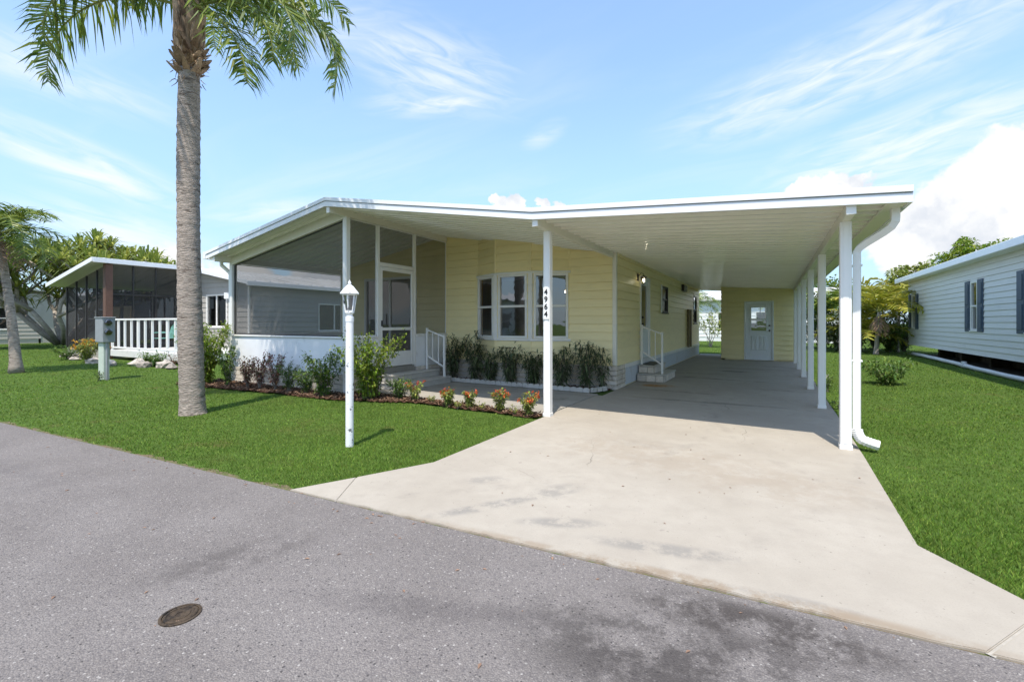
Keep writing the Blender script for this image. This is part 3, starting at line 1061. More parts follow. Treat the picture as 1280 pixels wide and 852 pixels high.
def build_house():
    H_ = house
    zs = 0.47
    fw_op = [(0.90, 2.72, 0.42, 2.48)]                       # sliding door, in the porch
    plF1 = Plane((XL, YW), (-6.80, YW))
    plF0 = Plane((-6.80, YW), (-5.86, YW))
    bay = [(-5.86, YW), (-5.17, YW - .36), (-4.33, YW - .36), (-3.62, YW)]
    facets = [Plane(bay[i], bay[i + 1]) for i in range(3)]
    plF2 = Plane((-3.62, YW), (XW, YW))
    plR = Plane((XW, YW), (XW, YE))
    plL = Plane((XL, YE), (XL, YW))
    plB = Plane((XW, YE), (XL, YE))
    z0, z1 = 0.99, 2.33
    wops = [[(0.02, 0.70, z0, z1)], [(0.07, 0.77, z0, z1)], [(0.06, 0.77, z0, z1)]]
    rops = [(1.85, 2.80, 0.44, 2.40), (4.22, 5.10, 1.60, 2.34), (10.1, 10.95, 1.29, 2.36)]
    wall_core(plF1, 0, under, fw_op, 'yellow_siding', H_)
    siding(plF1, zs, under, fw_op, 'yellow_siding', H_)
    wall_core(plF0, 0, under, [], 'yellow_siding', H_)
    siding(plF0, zs, under, [], 'yellow_siding', H_)
    for k, f in enumerate(facets):
        wall_core(f, 0, under, wops[k], 'yellow_siding', H_)
        siding(f, zs, under, wops[k], 'yellow_siding', H_, u0=0.012, u1=f.len - 0.012)
        bricks(f, 0, f.len, 0.0, zs, H_)
        window(f, H_, *wops[k][0], fw=0.05, sill=False)
    wall_core(plF2, 0, under, [], 'yellow_siding', H_)
    siding(plF2, zs, under, [], 'yellow_siding', H_, u1=plF2.len - .03)
    wall_core(plR, 0, under, rops, 'yellow_siding', H_)
    siding(plR, zs, under, rops, 'yellow_siding', H_, u0=.03)
    wall_core(plL, 0, under, [], 'neighbour_grey', H_)
    siding(plL, zs, under, [], 'yellow_siding', H_)
    wall_core(plB, 0, lambda p: roofz(XL) - .1, [], 'yellow_siding', H_)
    bricks(plF0, .04, plF0.len, 0.0, zs, H_)
    bricks(plF2, 0, plF2.len + .03, 0.0, zs, H_)
    bricks(plR, 0.0, 0.62, 0.0, zs, H_, lb=0.30)
    # bay head and corner trims
    for x, y in bay:
        t = M()
        t.box(x - .022, x + .022, y - .024, y + .02, z1 + .01, roofz(x) - .11, .004)
        t.build('corner_trim', 'yellow_siding', H_)
        t = M()
        t.box(x - .022, x + .022, y - .024, y + .02, zs, z0 - .03, .004)
        t.build('corner_trim', 'yellow_siding', H_)
    for k in (1, 2):
        x, y = bay[k]
        t = M()
        t.box(x - .05, x + .05, y - .035, y + .03, z0 - .02, z1 + .02, .01)
        t.build('mullion_trim', 'white_trim', H_)
    for f in facets:
        for za, zb in ((z0 - .055, z0 - .004), (z1 + .003, z1 + .05)):
            t = M()
            f.box(t, -.02, f.len + .02, 0.0, .045, za, zb, .006)
            t.build('window_trim', 'white_trim', H_)
    t = M()
    t.box(XW - .05, XW + .03, YW - .03, YW + .05, zs, roofz(XW) - .11, .006)
    t.build('corner_trim', 'cream_metal', H_)
    # interior: floor, partition, chandelier is its own thing
    t = M()
    t.box(XL + .12, XW - .12, YW + .12, YE - .12, .38, .42)
    t.build('floor', 'interior_floor', H_)
    t = M()
    t.box(XL + .12, XW - .12, 13.2, 13.3, .42, 2.7)
    t.build('partition', 'interior', H_)
    # sliding door
    sd = window(plF1, H_, *fw_op[0], fw=0.06, style='slide', name='sliding_door', sill=False, glass='mirror_glass')
    t = M()
    plF1.box(t, 1.70, 1.74, 0.02, 0.05, 1.25, 1.55, .006)
    t.build('handle', 'black_paint', sd)
    # windows of the long side
    window(plR, H_, *rops[1], fw=0.05, mat='bronze_metal', proud=0.03, glass='mirror_glass')
    t = M()
    plR.box(t, 4.10, 4.20, 0.02, .045, 1.58, 2.36, .006)
    t.build('window_trim', 'white_trim', H_)
    window(plR, H_, *rops[2], fw=0.05, mat='bronze_metal', proud=0.03, glass='mirror_glass')
    # side door
    a0, a1, zb, zt = rops[0]
    m = M()
    for x0, x1, y0, y1 in ((a0, a0 + .06, zb, zt), (a1 - .06, a1, zb, zt)):
        plR.box(m, x0, x1, -.06, .04, y0, y1, .006)
    plR.box(m, a0 + .06, a1 - .06, -.06, .037, zt - .06, zt, .006)
    plR.box(m, a0 + .06, a1 - .06, -.06, .05, zb, zb + .04, .006)
    dr = m.build('side_door', 'white_trim', H_)
    m = M()
    d0, d1, e0, e1 = a0 + .065, a1 - .065, zb + .045, zt - .065
    plR.box(m, d0, d0 + .14, -.035, .005, e0, e1, .004)
    plR.box(m, d1 - .14, d1, -.035, .005, e0, e1, .004)
    plR.box(m, d0 + .14, d1 - .14, -.035, .004, e0, e0 + .75, .004)
    plR.box(m, d0 + .14, d1 - .14, -.035, .004, e1 - .13, e1, .004)
    plR.box(m, d0 + .24, d1 - .24, -.03, .012, e0 + .14, e0 + .62, .01)
    m.build('door_leaf', 'door_paint', dr)
    m = M()
    m.add([plR.pt(d0 + .14, -.015, e0 + .75), plR.pt(d1 - .14, -.015, e0 + .75), plR.pt(d1 - .14, -.015, e1 - .13), plR.pt(d0 + .14, -.015, e1 - .13)], [(0, 1, 2, 3)])
    m.build('pane', 'mirror_glass', dr)
    for z in (1.28, 1.44):
        m = M()
        p = plR.pt(d0 + .07, .004, z)
        m.tube([p, p + plR.n * .03, p + plR.n * .035, p + plR.n * .065], [.016, .016, .03, .026], 10)
        m.build('door_knob', 'bronze_metal', dr)
    # skirting of smooth panels and a top band
    a = .63
    while a < plR.len:
        b = min(a + 1.22, plR.len)
        m = M()
        plR.box(m, a + .003, b - .003, 0.001, .018, 0.03, zs - .09, .004)
        m.build('skirting_panel', 'skirt_blue', H_)
        m = M()
        plR.box(m, a, b - .002, 0.001, .034, zs - .088, zs - .002, .006)
        m.build('skirting_band', 'white_trim', H_)
        a = b
    # vent and conduits
    m = M()
    plR.box(m, 7.4, 8.1, .02, .10, 2.38, 2.60, .01)
    v = m.build('wall_vent', 'bronze_metal', H_)
    for k in range(4):
        m = M()
        plR.box(m, 7.45, 8.05, .101, .115, 2.405 + .05 * k, 2.43 + .05 * k, .003)
        m.build('louvre', 'neighbour_grey', v)
    for a in (8.55, 9.0):
        m = M()
        plR.box(m, a, a + .16, .02, .10, .44, 1.80, .01)
        m.build('cable_duct', 'brown_conduit', H_)
    # roof: sheets above, ribbed pans below
    sec = [(KN[i], KN[i + 1]) for i in range(3)]
    ends = [YE + .3, YE + .3, YE + .45]
    for i, ((xa, za), (xb, zb_)) in enumerate(sec):
        m = M()
        m.hexa([(xa, YF + .012, za - .055), (xb, YF + .012, zb_ - .055), (xb, ends[i], zb_ - .055), (xa, ends[i], za - .055),
                (xa, YF + .012, za - .002), (xb, YF + .012, zb_ - .002), (xb, ends[i], zb_ - .002), (xa, ends[i], za - .002)])
        m.build('roof_sheet', 'fascia_white', H_)
        L_ = math.hypot(xb - xa, zb_ - za)
        prof = [(0, 0), (.006, -.042), (.052, -.042), (.060, 0), (.248, 0), (.248, .035), (0, .035)]
        n = len(prof)
        pm = M()
        pm.add([(-L_ / 2 + .005, y - .125, z) for y, z in prof] + [(L_ / 2 - .005, y - .125, z) for y, z in prof],
               [(k, (k + 1) % n, (k + 1) % n + n, k + n) for k in range(n)] + [tuple(range(n))[::-1], tuple(range(n, 2 * n))])
        me = pm.mesh('pan_white', False)[0]
        y = YF + .05
        yend = YW + .1 if i < 2 else ends[i] - .3
        while y < yend:
            place('roof_pan', me, ((xa + xb) / 2, y + .125, (za + zb_) / 2 - .098), H_, (0, -math.atan2(zb_ - za, xb - xa), 0))
            y += .25
        # front fascia: upper drip band, recess, lower board
        ang = math.atan2(zb_ - za, xb - xa)
        for nm, t0, t1, yo, mt in (('fascia_board', -.150, -.068, 0.0, 'fascia_white'), ('fascia_groove', -.068, -.055, .010, 'metal_grey'), ('drip_edge', -.055, .004, -.014, 'fascia_white')):
            m = M()
            m.hexa([(xa, YF + yo - .012, za + t0), (xb, YF + yo - .012, zb_ + t0), (xb, YF + .011, zb_ + t0), (xa, YF + .011, za + t0),
                    (xa, YF + yo - .012, za + t1), (xb, YF + yo - .012, zb_ + t1), (xb, YF + .011, zb_ + t1), (xa, YF + .011, za + t1)])
            m.build(nm, mt, H_)
    # gutters on both eaves
    for x, z, sg in ((KN[0][0], KN[0][1], -1),):
        g = M()
        prof = [(0, -.15), (sg * .075, -.15), (sg * .105, -.07), (sg * .105, -.005), (sg * .095, -.005), (sg * .092, -.066), (sg * .068, -.14), (0, -.14)]
        n = len(prof)
        vs = [(x + a, YF - .012, z + b) for a, b in prof] + [(x + a, YE + .3, z + b) for a, b in prof]
        g.add(vs, [(k, (k + 1) % n, (k + 1) % n + n, k + n) for k in range(n)] + [tuple(range(n)), tuple(range(n, 2 * n))[::-1]])
        gg = g.build('gutter', 'fascia_white', H_, fix=True)
        m = M()
        m.box(min(x, x + sg * .104), max(x, x + sg * .104), YF - .025, YF - .0125, z - .150, z + .004, .003)
        m.build('gutter_cap', 'fascia_white', gg)
    m = M()
    m.box(1.085, 1.112, YF + .012, YE + .3, 2.55 - .150, 2.55 - .002, .004)
    m.build('eave_board', 'fascia_white', H_)
    m = M()
    m.box(.93, 1.084, YF + .012, YE + .3, 2.56 - .150, 2.56 - .124, .004)
    m.build('gutter_channel', 'cream_metal', H_)
    # beams
    def beam(x, y0, y1, zb, h, w_=.075, mat='cream_metal'):
        m = M()
        m.box(x - w_ / 2, x + w_ / 2, y0, y1, zb, zb + h, .006)
        b = m.build('beam', mat, H_)
        m = M()
        m.box(x - w_ / 2 - .003, x + w_ / 2 + .003, y0 - .006, y0 - .0005, zb - .003, zb + h + .0, .002)
        m.build('end_cap', 'white_paint', b)
    beam(XB, YF + .03, YW - .03, 2.585, .12)
    beam(XC, YF + .03, YE, 2.35, .105)
    beam(XA, YF + .03, YW - .03, 3.24, .14)
    beam(XL, YF + .03, YW - .03, 2.63, .13)
    # posts
    def post(x, y, zt, w_=.10, zb=.0):
        m = M()
        m.box(x - w_ / 2, x + w_ / 2, y - w_ / 2, y + w_ / 2, zb, zt, .008)
        p = m.build('post', 'white_paint', H_)
        m = M()
        q = w_ / 2 + .006
        m.box(x - q, x + q, y - q, y + q, zb + .0005, zb + .05, .004)
        m.build('post_base', 'white_paint', p)
        for sg in (-1, 1):
            m = M()
            m.box(x - w_ / 2 + .025, x + w_ / 2 - .025, y + sg * w_ / 2 - .002, y + sg * (w_ / 2 + .004), zb + .06, zt, .002)
            m.build('flute', 'white_paint', p)
    post(XL, YP, 2.63)
    post(XA, YP, 3.24)
    post(XB, YP, 2.585, zb=.012)
    for y in (YP, 8.43, 10.75, 13.05, 15.2, 17.4):
        post(XC, y, 2.35, zb=.012)
    # porch: kneewall, caps, floor, rakes, screens
    plPF = Plane((XL, YP), (XA, YP))
    plPR = Plane((XA, YP), (XA, YW))
    plPL = Plane((XL, YW), (XL, YP))
    m = M()
    m.box(XL + .03, XA - .03, YP - .02, YW, .0, .40)
    m.build('porch_floor', 'concrete_grey', H_)
    kz0, kz1 = .36, 1.02

    def knee(pl, a0, a1):
        m = M()
        pl.box(m, a0, a1, -.06, .012, 0.0, kz0, 0)
        m.build('mortar', 'mortar', H_)
        m = M()
        pl.box(m, a0, a1, -.06, .022, kz0 + .002, kz1 - .002, .006)
        m.build('kneewall', 'stucco', H_)
        m = M()
        pl.box(m, a0, a1, -.075, .05, kz1, kz1 + .035, .008)
        m.build('kneewall_cap', 'white_trim', H_)
        bricks(pl, a0, a1, 0.0, kz0, H_, off=.013)
    knee(plPF, .06, plPF.len - .06)
    knee(plPR, .06, .74)
    knee(plPR, 1.86, plPR.len)
    knee(plPL, 0.0, plPL.len - .06)
    # rake over the front screen
    m = M()
    za, zb_ = roofz(XL) - .13, roofz(XA) - .115
    m.hexa([(XL, YP - .05, za - .17), (XA, YP - .05, zb_ - .17), (XA, YP + .03, zb_ - .17), (XL, YP + .03, za - .17),
            (XL, YP - .05, za), (XA, YP - .05, zb_), (XA, YP + .03, zb_), (XL, YP + .03, za)])
    m.build('rake_beam', 'cream_metal', H_)

    def screen(pl, pts, mat='screen'):
        m = M()
        m.add([pl.pt(a, -.01, z) for a, z in pts], [tuple(range(len(pts)))])
        m.build('screen_panel', mat, H_)
        fr = M()
        n = len(pts)
        cen = Vector((sum(a for a, _ in pts) / n, sum(z for _, z in pts) / n))
        for k in range(n):
            p, q = Vector(pts[k]), Vector(pts[(k + 1) % n])
            d = (q - p).normalized()
            nn = Vector((-d.y, d.x))
            if nn.dot(cen - p) < 0:
                nn = -nn
            t = .018
            c_ = [p, q, q + nn * t, p + nn * t]
            fr.hexa([pl.pt(v.x, .004, v.y) for v in c_] + [pl.pt(v.x, -.022, v.y) for v in c_])
        fr.build('screen_frame', 'dark_frame' if pl is plPF else 'white_trim', H_)
    Lf = plPF.len
    screen(plPF, [(.06, kz1 + .036), (Lf - .06, kz1 + .036), (Lf - .06, zb_ - .175 - .01), (.06, za - .175 + .01)])
    hz = 3.235
    screen(plPR, [(.06, kz1 + .036), (.735, kz1 + .036), (.735, hz), (.06, hz)])
    screen(plPR, [(.80, 2.50), (1.80, 2.50), (1.80, hz), (.80, hz)])
    screen(plPR, [(1.865, kz1 + .036), (plPR.len - .02, kz1 + .036), (plPR.len - .02, hz), (1.865, hz)])
    screen(plPL, [(.03, kz1 + .036), (plPL.len - .06, kz1 + .036), (plPL.len - .06, 2.62), (.03, 2.62)])
    for a in (.74, 1.80):
        m = M()
        plPR.box(m, a, a + .06, -.035, .028, .40, hz, .005)
        m.build('jamb', 'white_paint', H_)
    m = M()
    plPR.box(m, .80, 1.80, -.035, .026, 2.435, 2.50, .005)
    m.build('transom', 'white_paint', H_)
    m = M()
    m.box(XL + .05, XA - .05, YW - .09, YW - .03, 2.62, 2.74, .006)
    # screen door
    m = M()
    d0, d1, e0, e1 = .805, 1.795, .425, 2.43
    plPR.box(m, d0, d0 + .075, -.02, .02, e0, e1, .006)
    plPR.box(m, d1 - .075, d1, -.02, .02, e0, e1, .006)
    plPR.box(m, d0 + .075, d1 - .075, -.02, .019, e1 - .075, e1, .006)
    plPR.box(m, d0 + .075, d1 - .075, -.02, .019, e0, e0 + .30, .006)
    plPR.box(m, d0 + .075, d1 - .075, -.02, .019, 1.16, 1.22, .006)
    sdr = m.build('screen_door', 'white_paint', H_)
    m = M()
    m.add([plPR.pt(d0 + .075, 0, e0 + .30), plPR.pt(d1 - .075, 0, e0 + .30), plPR.pt(d1 - .075, 0, e1 - .075), plPR.pt(d0 + .075, 0, e1 - .075)], [(0, 1, 2, 3)])
    m.build('mesh_panel', 'screen', sdr)
    m = M()
    m.cbox(plPR.pt(d0 + .04, .035, 1.3), (.03, .03, .12), .008, plPR.fr)
    m.build('handle', 'black_paint', sdr)
    # downspout at the carport corner: swan neck, shaft, kicked-out foot
    def downspout(path, joints, foot, wide=.044):
        m = M()
        m.tube(path, [wide * 1.3] * len(path), 4, up=(0, 1, 0), flat=.8)
        d = m.build('downspout', 'white_paint', H_)
        for z in joints:
            p = Vector(path[-2])
            m = M()
            m.cbox((p.x, p.y, z), (.088, .075, .02), .004)
            m.build('joint_band', 'white_paint', d)
        if foot:
            n = 12
            pts, rad = [], []
            p = Vector(path[-1])
            for k in range(n * 2 + 1):
                t = k / (n * 2)
                ang = t * R(72)
                pts.append(p + Vector((.13 * (1 - math.cos(ang)) + max(0, t - .6) * .22, -.03 * t, -.13 * math.sin(ang) - .02 * t)))
                rad.append(wide * 1.34 * (1.07 if k % 2 else .97))
            m = M()
            m.tube(pts, rad, 8, up=(0, 1, 0), flat=.85)
            m.build('foot_elbow', 'white_paint', d)
    xd, yd = .762, 5.88
    pts = [(1.03, 5.66, 2.41), (1.03, 5.66, 2.32)]
    for k in range(7):
        t = k / 6
        e = t * t * (3 - 2 * t)
        pts.append((1.03 + (xd - 1.03) * e, 5.66 + (yd - 5.66) * e, 2.29 - .25 * t))
    pts += [(xd, yd, 2.0), (xd, yd, .22)]
    downspout(pts, (.92, 1.9), True)
    downspout([(-10.70, 5.75, 2.68), (-10.70, 5.75, 2.60), (-10.55, 5.84, 2.44), (-10.52, 5.85, 2.38), (-10.52, 5.85, .2)], (), False, .034)


build_house()


# ------------------------------------------------------------------ storage shed at the end of the carport
def build_shed():
    s = thing('storage_shed', 'yellow sided storage room closing off the far end of the carport', 'shed', (-.4, 19, 0))
    x0, x1, y0, y1 = -1.57, .60, 18.02, 20.45
    top = lambda p: roofz(p.x) - .13
    plF = Plane((x0, y0), (x1 + .16, y0))
    op = [(.72, 1.62, 0.03, 2.06)]
    wall_core(plF, 0, top, op, 'yellow_siding', s)
    siding(plF, 0.06, top, op, 'yellow_siding', s, course=.165)
    plR = Plane((x1 + .16, y0), (x1 + .16, y1))
    wall_core(plR, 0, top, [], 'yellow_siding', s)
    siding(plR, 0.06, top, [], 'yellow_siding', s, course=.165)
    plL = Plane((x0, y1), (x0, y0))
    wall_core(plL, 0, top, [], 'yellow_siding', s)
    siding(plL, 0.06, top, [], 'yellow_siding', s, course=.165)
    plB = Plane((x1 + .16, y1), (x0, y1))
    wall_core(plB, 0, top, [(1.0, 2.0, 1.3, 2.2)], 'yellow_siding', s)
    a0, a1, zb, zt = op[0]
    m = M()
    for b0, b1 in ((a0, a0 + .05), (a1 - .05, a1)):
        plF.box(m, b0, b1, -.06, .035, zb, zt, .005)
    plF.box(m, a0 + .05, a1 - .05, -.06, .033, zt - .05, zt, .005)
    d = m.build('door', 'door_paint', s)
    c0, c1, e0, e1 = a0 + .055, a1 - .055, zb + .02, zt - .055
    wl, wr, w0, w1 = c0 + .15, c1 - .15, 1.02, 1.86
    m = M()
    plF.box(m, c0, wl, -.035, .006, e0, e1, .004)
    plF.box(m, wr, c1, -.035, .006, e0, e1, .004)
    plF.box(m, wl, wr, -.035, .005, e0, w0, .004)
    plF.box(m, wl, wr, -.035, .005, w1, e1, .004)
    m.build('door_leaf', 'door_paint', d)
    m = M()
    for b0, b1, f0, f1 in ((wl - .03, wl + .02, w0 - .03, w1 + .03), (wr - .02, wr + .03, w0 - .03, w1 + .03)):
        plF.box(m, b0, b1, .004, .024, f0, f1, .004)
    for f0, f1 in ((w0 - .03, w0 + .02), (w1 - .02, w1 + .03), (1.40, 1.46)):
        plF.box(m, wl + .02, wr - .02, .004, .022, f0, f1, .004)
    m.build('window_frame', 'door_paint', d)
    for f0, f1, mt in ((w0, 1.41, 'mirror_glass'), (1.45, w1, 'glass')):
        m = M()
        m.add([plF.pt(wl, -.01, f0), plF.pt(wr, -.01, f0), plF.pt(wr, -.01, f1), plF.pt(wl, -.01, f1)], [(0, 1, 2, 3)])
        m.build('pane', mt, d)
    m = M()
    plF.box(m, (wl + wr) / 2 + .03, (wl + wr) / 2 + .06, -.03, -.015, 1.46, w1 - .02)
    m.build('glazing_bar', 'bronze_metal', d)
    for k in range(2):
        b0 = wl + .02 + k * .26
        m = M()
        for j in range(2):
            plF.box(m, b0 + j * .11, b0 + .09 + j * .11, .004, .026, .38, .86, .012)
        m.build('raised_panel', 'door_paint', d)
    for z in (1.05, 1.22):
        p = plF.pt(c1 - .07, .005, z)
        m = M()
        m.tube([p, p + plF.n * .03, p + plF.n * .035, p + plF.n * .065], [.016, .016, .032, .028], 10)
        m.build('door_knob', 'bronze_metal', d)
    m = M()
    plF.box(m, a0, a1, -.02, .05, .031, .05, .004)
    m.build('threshold', 'white_trim', d)


build_shed()


# ------------------------------------------------------------------ steps and railings
def porch_steps():
    t = thing('porch_steps', 'two pale concrete steps below the screen door', 'steps', (-6.4, 7.4, 0))
    for x0, x1, z in ((XA + .05, -6.42, .29), (XA + .05, -6.10, .15)):
        m = M()
        m.box(x0, x1 - .02, 6.66 if z > .2 else 6.58, 8.10, 0.0 if z < .2 else .151, z - .035, .006)
        m.build('riser', 'step_concrete', t)
        m = M()
        m.box(x0, x1, 6.64 if z > .2 else 6.56, 8.12, z - .034, z, .01)
        m.build('tread', 'step_concrete', t)


porch_steps()


def railing(name, label, p0, p1, z0s, z1s, nb, group=None):
    """Sloping white metal handrail between two posts; z0s, z1s = bottom and top at the two ends."""
    t = thing(name, label, 'railing', ((p0[0] + p1[0]) / 2, (p0[1] + p1[1]) / 2, min(z0s)), group)
    P0, P1 = Vector((*p0, 0)), Vector((*p1, 0))
    for P_, a, b in ((P0, z0s[0], z1s[0]), (P1, z0s[1], z1s[1])):
        m = M()
        m.box(P_.x - .022, P_.x + .022, P_.y - .022, P_.y + .022, a, b + .03, .005)
        m.build('post', 'white_paint', t)
    bz = (z0s[0] + .30, z0s[1] + .20)
    for (a, b) in ((z1s[0] - .01, z1s[1] - .01), bz):
        m = M()
        m.tube([P0 + Vector((0, 0, a)), P1 + Vector((0, 0, b))], .02, 4)
        m.build('rail', 'white_paint', t)
    for k in range(1, nb + 1):
        f = k / (nb + 1)
        P_ = P0.lerp(P1, f)
        m = M()
        m.box(P_.x - .009, P_.x + .009, P_.y - .009, P_.y + .009, bz[0] + (bz[1] - bz[0]) * f, z1s[0] + (z1s[1] - z1s[0]) * f - .01, .002)
        m.build('baluster', 'white_paint', t)
    return t


railing('stair_railing', 'white metal railing beside the porch steps and screen door', (-6.68, 7.98), (-6.20, 7.98), (.29, .15), (1.17, 1.02), 2)


def side_steps():
    t = thing('side_steps', 'low brick double step at the carport side door', 'steps', (-2.35, 10.9, .03))
    for x0, x1, y0, y1, z0, z1 in ((XW + .04, -2.05, 10.32, 11.55, .014, .16), (XW + .04, -2.28, 10.45, 11.55, .192, .33)):
        plF, plR = Plane((x0, y0), (x1, y0)), Plane((x1, y0), (x1, y1))
        m = M()
        m.box(x0, x1, y0, y1, z0, z1)
        m.build('core', 'mortar', t)
        bricks(plF, 0.0, plF.len, z0, z1, t, lb=.2, hb=.13, depth=.022, off=.001)
        bricks(plR, 0, plR.len, z0, z1, t, lb=.2, hb=.13, depth=.022, off=.001)
        m = M()
        m.box(x0, x1 + .045, y0 - .045, y1, z1 + .001, z1 + .031, .008)
        m.build('tread', 'step_concrete', t)
    m = M()
    m.box(XW + .06, -2.30, 10.55, 11.5, .363, .372, .003)
    m.build('rubber_mat', 'black_paint', t)


side_steps()
railing('side_railing', 'white railing on the brick steps under the carport', (-2.56, 10.50), (-2.10, 10.42), (.375, .192), (1.24, 1.08), 2)


# ------------------------------------------------------------------ house number, lantern, chandelier
def number_sign():
    t = thing('house_number_sign', 'white plate with black upright digits on the carport post', 'sign', (XB, YP - .07, 1.35))
    m = M()
    m.box(XB - .044, XB + .044, YP - .064, YP - .0545, 1.36, 1.80, .003)
    m.build('plate', 'white_paint', t)
    z = 1.735
    for ch in '4964':
        cu = bpy.data.curves.new('t', 'FONT')
        cu.body = ch
        cu.size = .105
        cu.extrude = .002
        cu.offset = .0022
        cu.align_x = 'CENTER'
        cu.align_y = 'CENTER'
        ob = bpy.data.objects.new('t', cu)
        col.objects.link(ob)
        dg = bpy.context.evaluated_depsgraph_get()
        me = bpy.data.meshes.new_from_object(ob.evaluated_get(dg))
        bpy.data.objects.remove(ob)
        bpy.data.curves.remove(cu)
        me.materials.clear()
        me.materials.append(MATS['black_paint'])
        place('digit', me, (XB, YP - .0665, z), t, (R(90), 0, 0))
        z -= .102


number_sign()


def wall_lantern():
    Y, z = 10.42, 2.28
    t = thing('wall_lantern', 'lit bronze and glass wall lantern beside the carport side door', 'lamp', (XW + .02, Y, z))
    m = M()
    m.cbox((XW + .03, Y, z + .06), (.02, .11, .16), .006)
    m.build('backplate', 'bronze_metal', t)
    m = M()
    m.tube([(XW + .04, Y, z + .08), (XW + .10, Y, z + .15), (XW + .16, Y, z + .12), (XW + .16, Y, z + .07)], .008, 6)
    m.build('arm', 'bronze_metal', t)
    m = M()
    m.lathe([(.012, .09), (.075, .06), (.08, .05), (.07, .048)], (XW + .16, Y, z), 8)
    m.build('cap', 'bronze_metal', t)
    m = M()
    m.lathe([(.068, .048), (.062, -.04), (.045, -.09), (.02, -.10)], (XW + .16, Y, z), 12)
    m.build('globe', 'glass', t, smooth=True)
    m = M()
    m.lathe([(.004, -.035), (.016, -.022), (.018, 0), (.012, .02), (.006, .03)], (XW + .16, Y, z), 10)
    m.build('light_bulb', 'bulb', t, smooth=True)


wall_lantern()


def chandelier():
    x, y = -4.0, 10.0
    t = thing('chandelier', 'small lit chandelier hanging behind the bay window', 'lamp', (x, y, 2.0))
    m = M()
    m.tube([(x, y, 2.0), (x, y, 2.62)], .012, 6)
    m.build('stem', 'bronze_metal', t)
    m = M()
    for k in range(4):
        a = k * math.pi / 2 + .5
        m.tube([(x, y, 2.0), (x + .12 * math.cos(a), y + .12 * math.sin(a), 1.93), (x + .2 * math.cos(a), y + .2 * math.sin(a), 2.0)], .008, 5)
    m.build('arm', 'bronze_metal', t)
    for k in range(4):
        a = k * math.pi / 2 + .5
        m = M()
        m.lathe([(.006, -.005), (.02, .012), (.022, .03), (.008, .05)], (x + .2 * math.cos(a), y + .2 * math.sin(a), 2.01), 8)
        m.build('light_bulb', 'bulb_warm', t, smooth=True)


chandelier()


def post_lamp():
    x, y = -3.90, 3.40
    t = thing('post_lamp', 'white lamp post with peeling paint and carriage lantern on the front lawn', 'street lamp', (x, y, 0))
    m = M()
    prof = [(.042, 0), (.042, .004), (.041, .4), (.0415, .9), (.040, 1.325), (.040, 1.33)]
    m.lathe(prof, (x, y, 0), 20)
    m.build('pole', 'lamp_white', t, smooth=True)
    m = M()
    m.lathe([(.044, 1.325), (.044, 1.375), (.032, 1.38), (.032, 1.40), (.046, 1.412), (.048, 1.425), (.04, 1.43)], (x, y, 0), 16)
    m.build('collar', 'lamp_white', t)
    z0, z1, r0, r1 = 1.43, 1.615, .042, .070
    m = M()
    m.lathe([(r0 + .008, z0 - .004), (r0 + .008, z0 + .012)], (x, y, 0), 6)
    m.lathe([(r1 + .006, z1 - .014), (r1 + .006, z1)], (x, y, 0), 6)
    for k in range(6):
        a = k * math.pi / 3
        m.tube([(x + r0 * math.cos(a), y + r0 * math.sin(a), z0), (x + r1 * math.cos(a), y + r1 * math.sin(a), z1)], .008, 5)
    m.build('cage', 'lamp_white', t)
    for k in range(6):
        a, b = k * math.pi / 3, (k + 1) * math.pi / 3
        q = .96
        g = M()
        g.add([(x + q * r0 * math.cos(a), y + q * r0 * math.sin(a), z0), (x + q * r0 * math.cos(b), y + q * r0 * math.sin(b), z0),
               (x + q * r1 * math.cos(b), y + q * r1 * math.sin(b), z1), (x + q * r1 * math.cos(a), y + q * r1 * math.sin(a), z1)], [(0, 1, 2, 3)])
        g.build('pane', 'glass', t)
    m = M()
    m.lathe([(.094, z1 - .004), (.099, z1 + .006), (.090, z1 + .02), (.062, z1 + .055), (.038, z1 + .085), (.026, z1 + .09), (.021, z1 + .10),
             (.012, z1 + .104), (.018, z1 + .118), (.010, z1 + .132), (.003, z1 + .15)], (x, y, 0), 12)
    m.build('lamp_roof', 'lamp_white', t)
    m = M()
    m.lathe([(.014, z0), (.014, z0 + .05), (.024, z0 + .07), (.022, z0 + .11), (.006, z0 + .14)], (x, y, 0), 8)
    m.build('light_bulb', 'white_trim', t, smooth=True)


post_lamp()


# ------------------------------------------------------------------ small ground things
def valve_cover():
    x, y = -2.30, 1.06
    m = M()
    m.lathe([(a * .76, b) for a, b in [(.106, .0065), (.106, .011), (.096, .0125), (.092, .0125), (.091, .007), (.086, .007), (.085, .0115), (.07, .012), (.069, .0095), (.05, .0095), (.049, .012), (.025, .012), (.024, .0095), (.004, .0095)]], (x, y, 0), 32)
    o = m.build('valve_cover', 'iron_cover')
    tag(o, 'small round rusty iron cover set in the asphalt', 'manhole cover')


valve_cover()


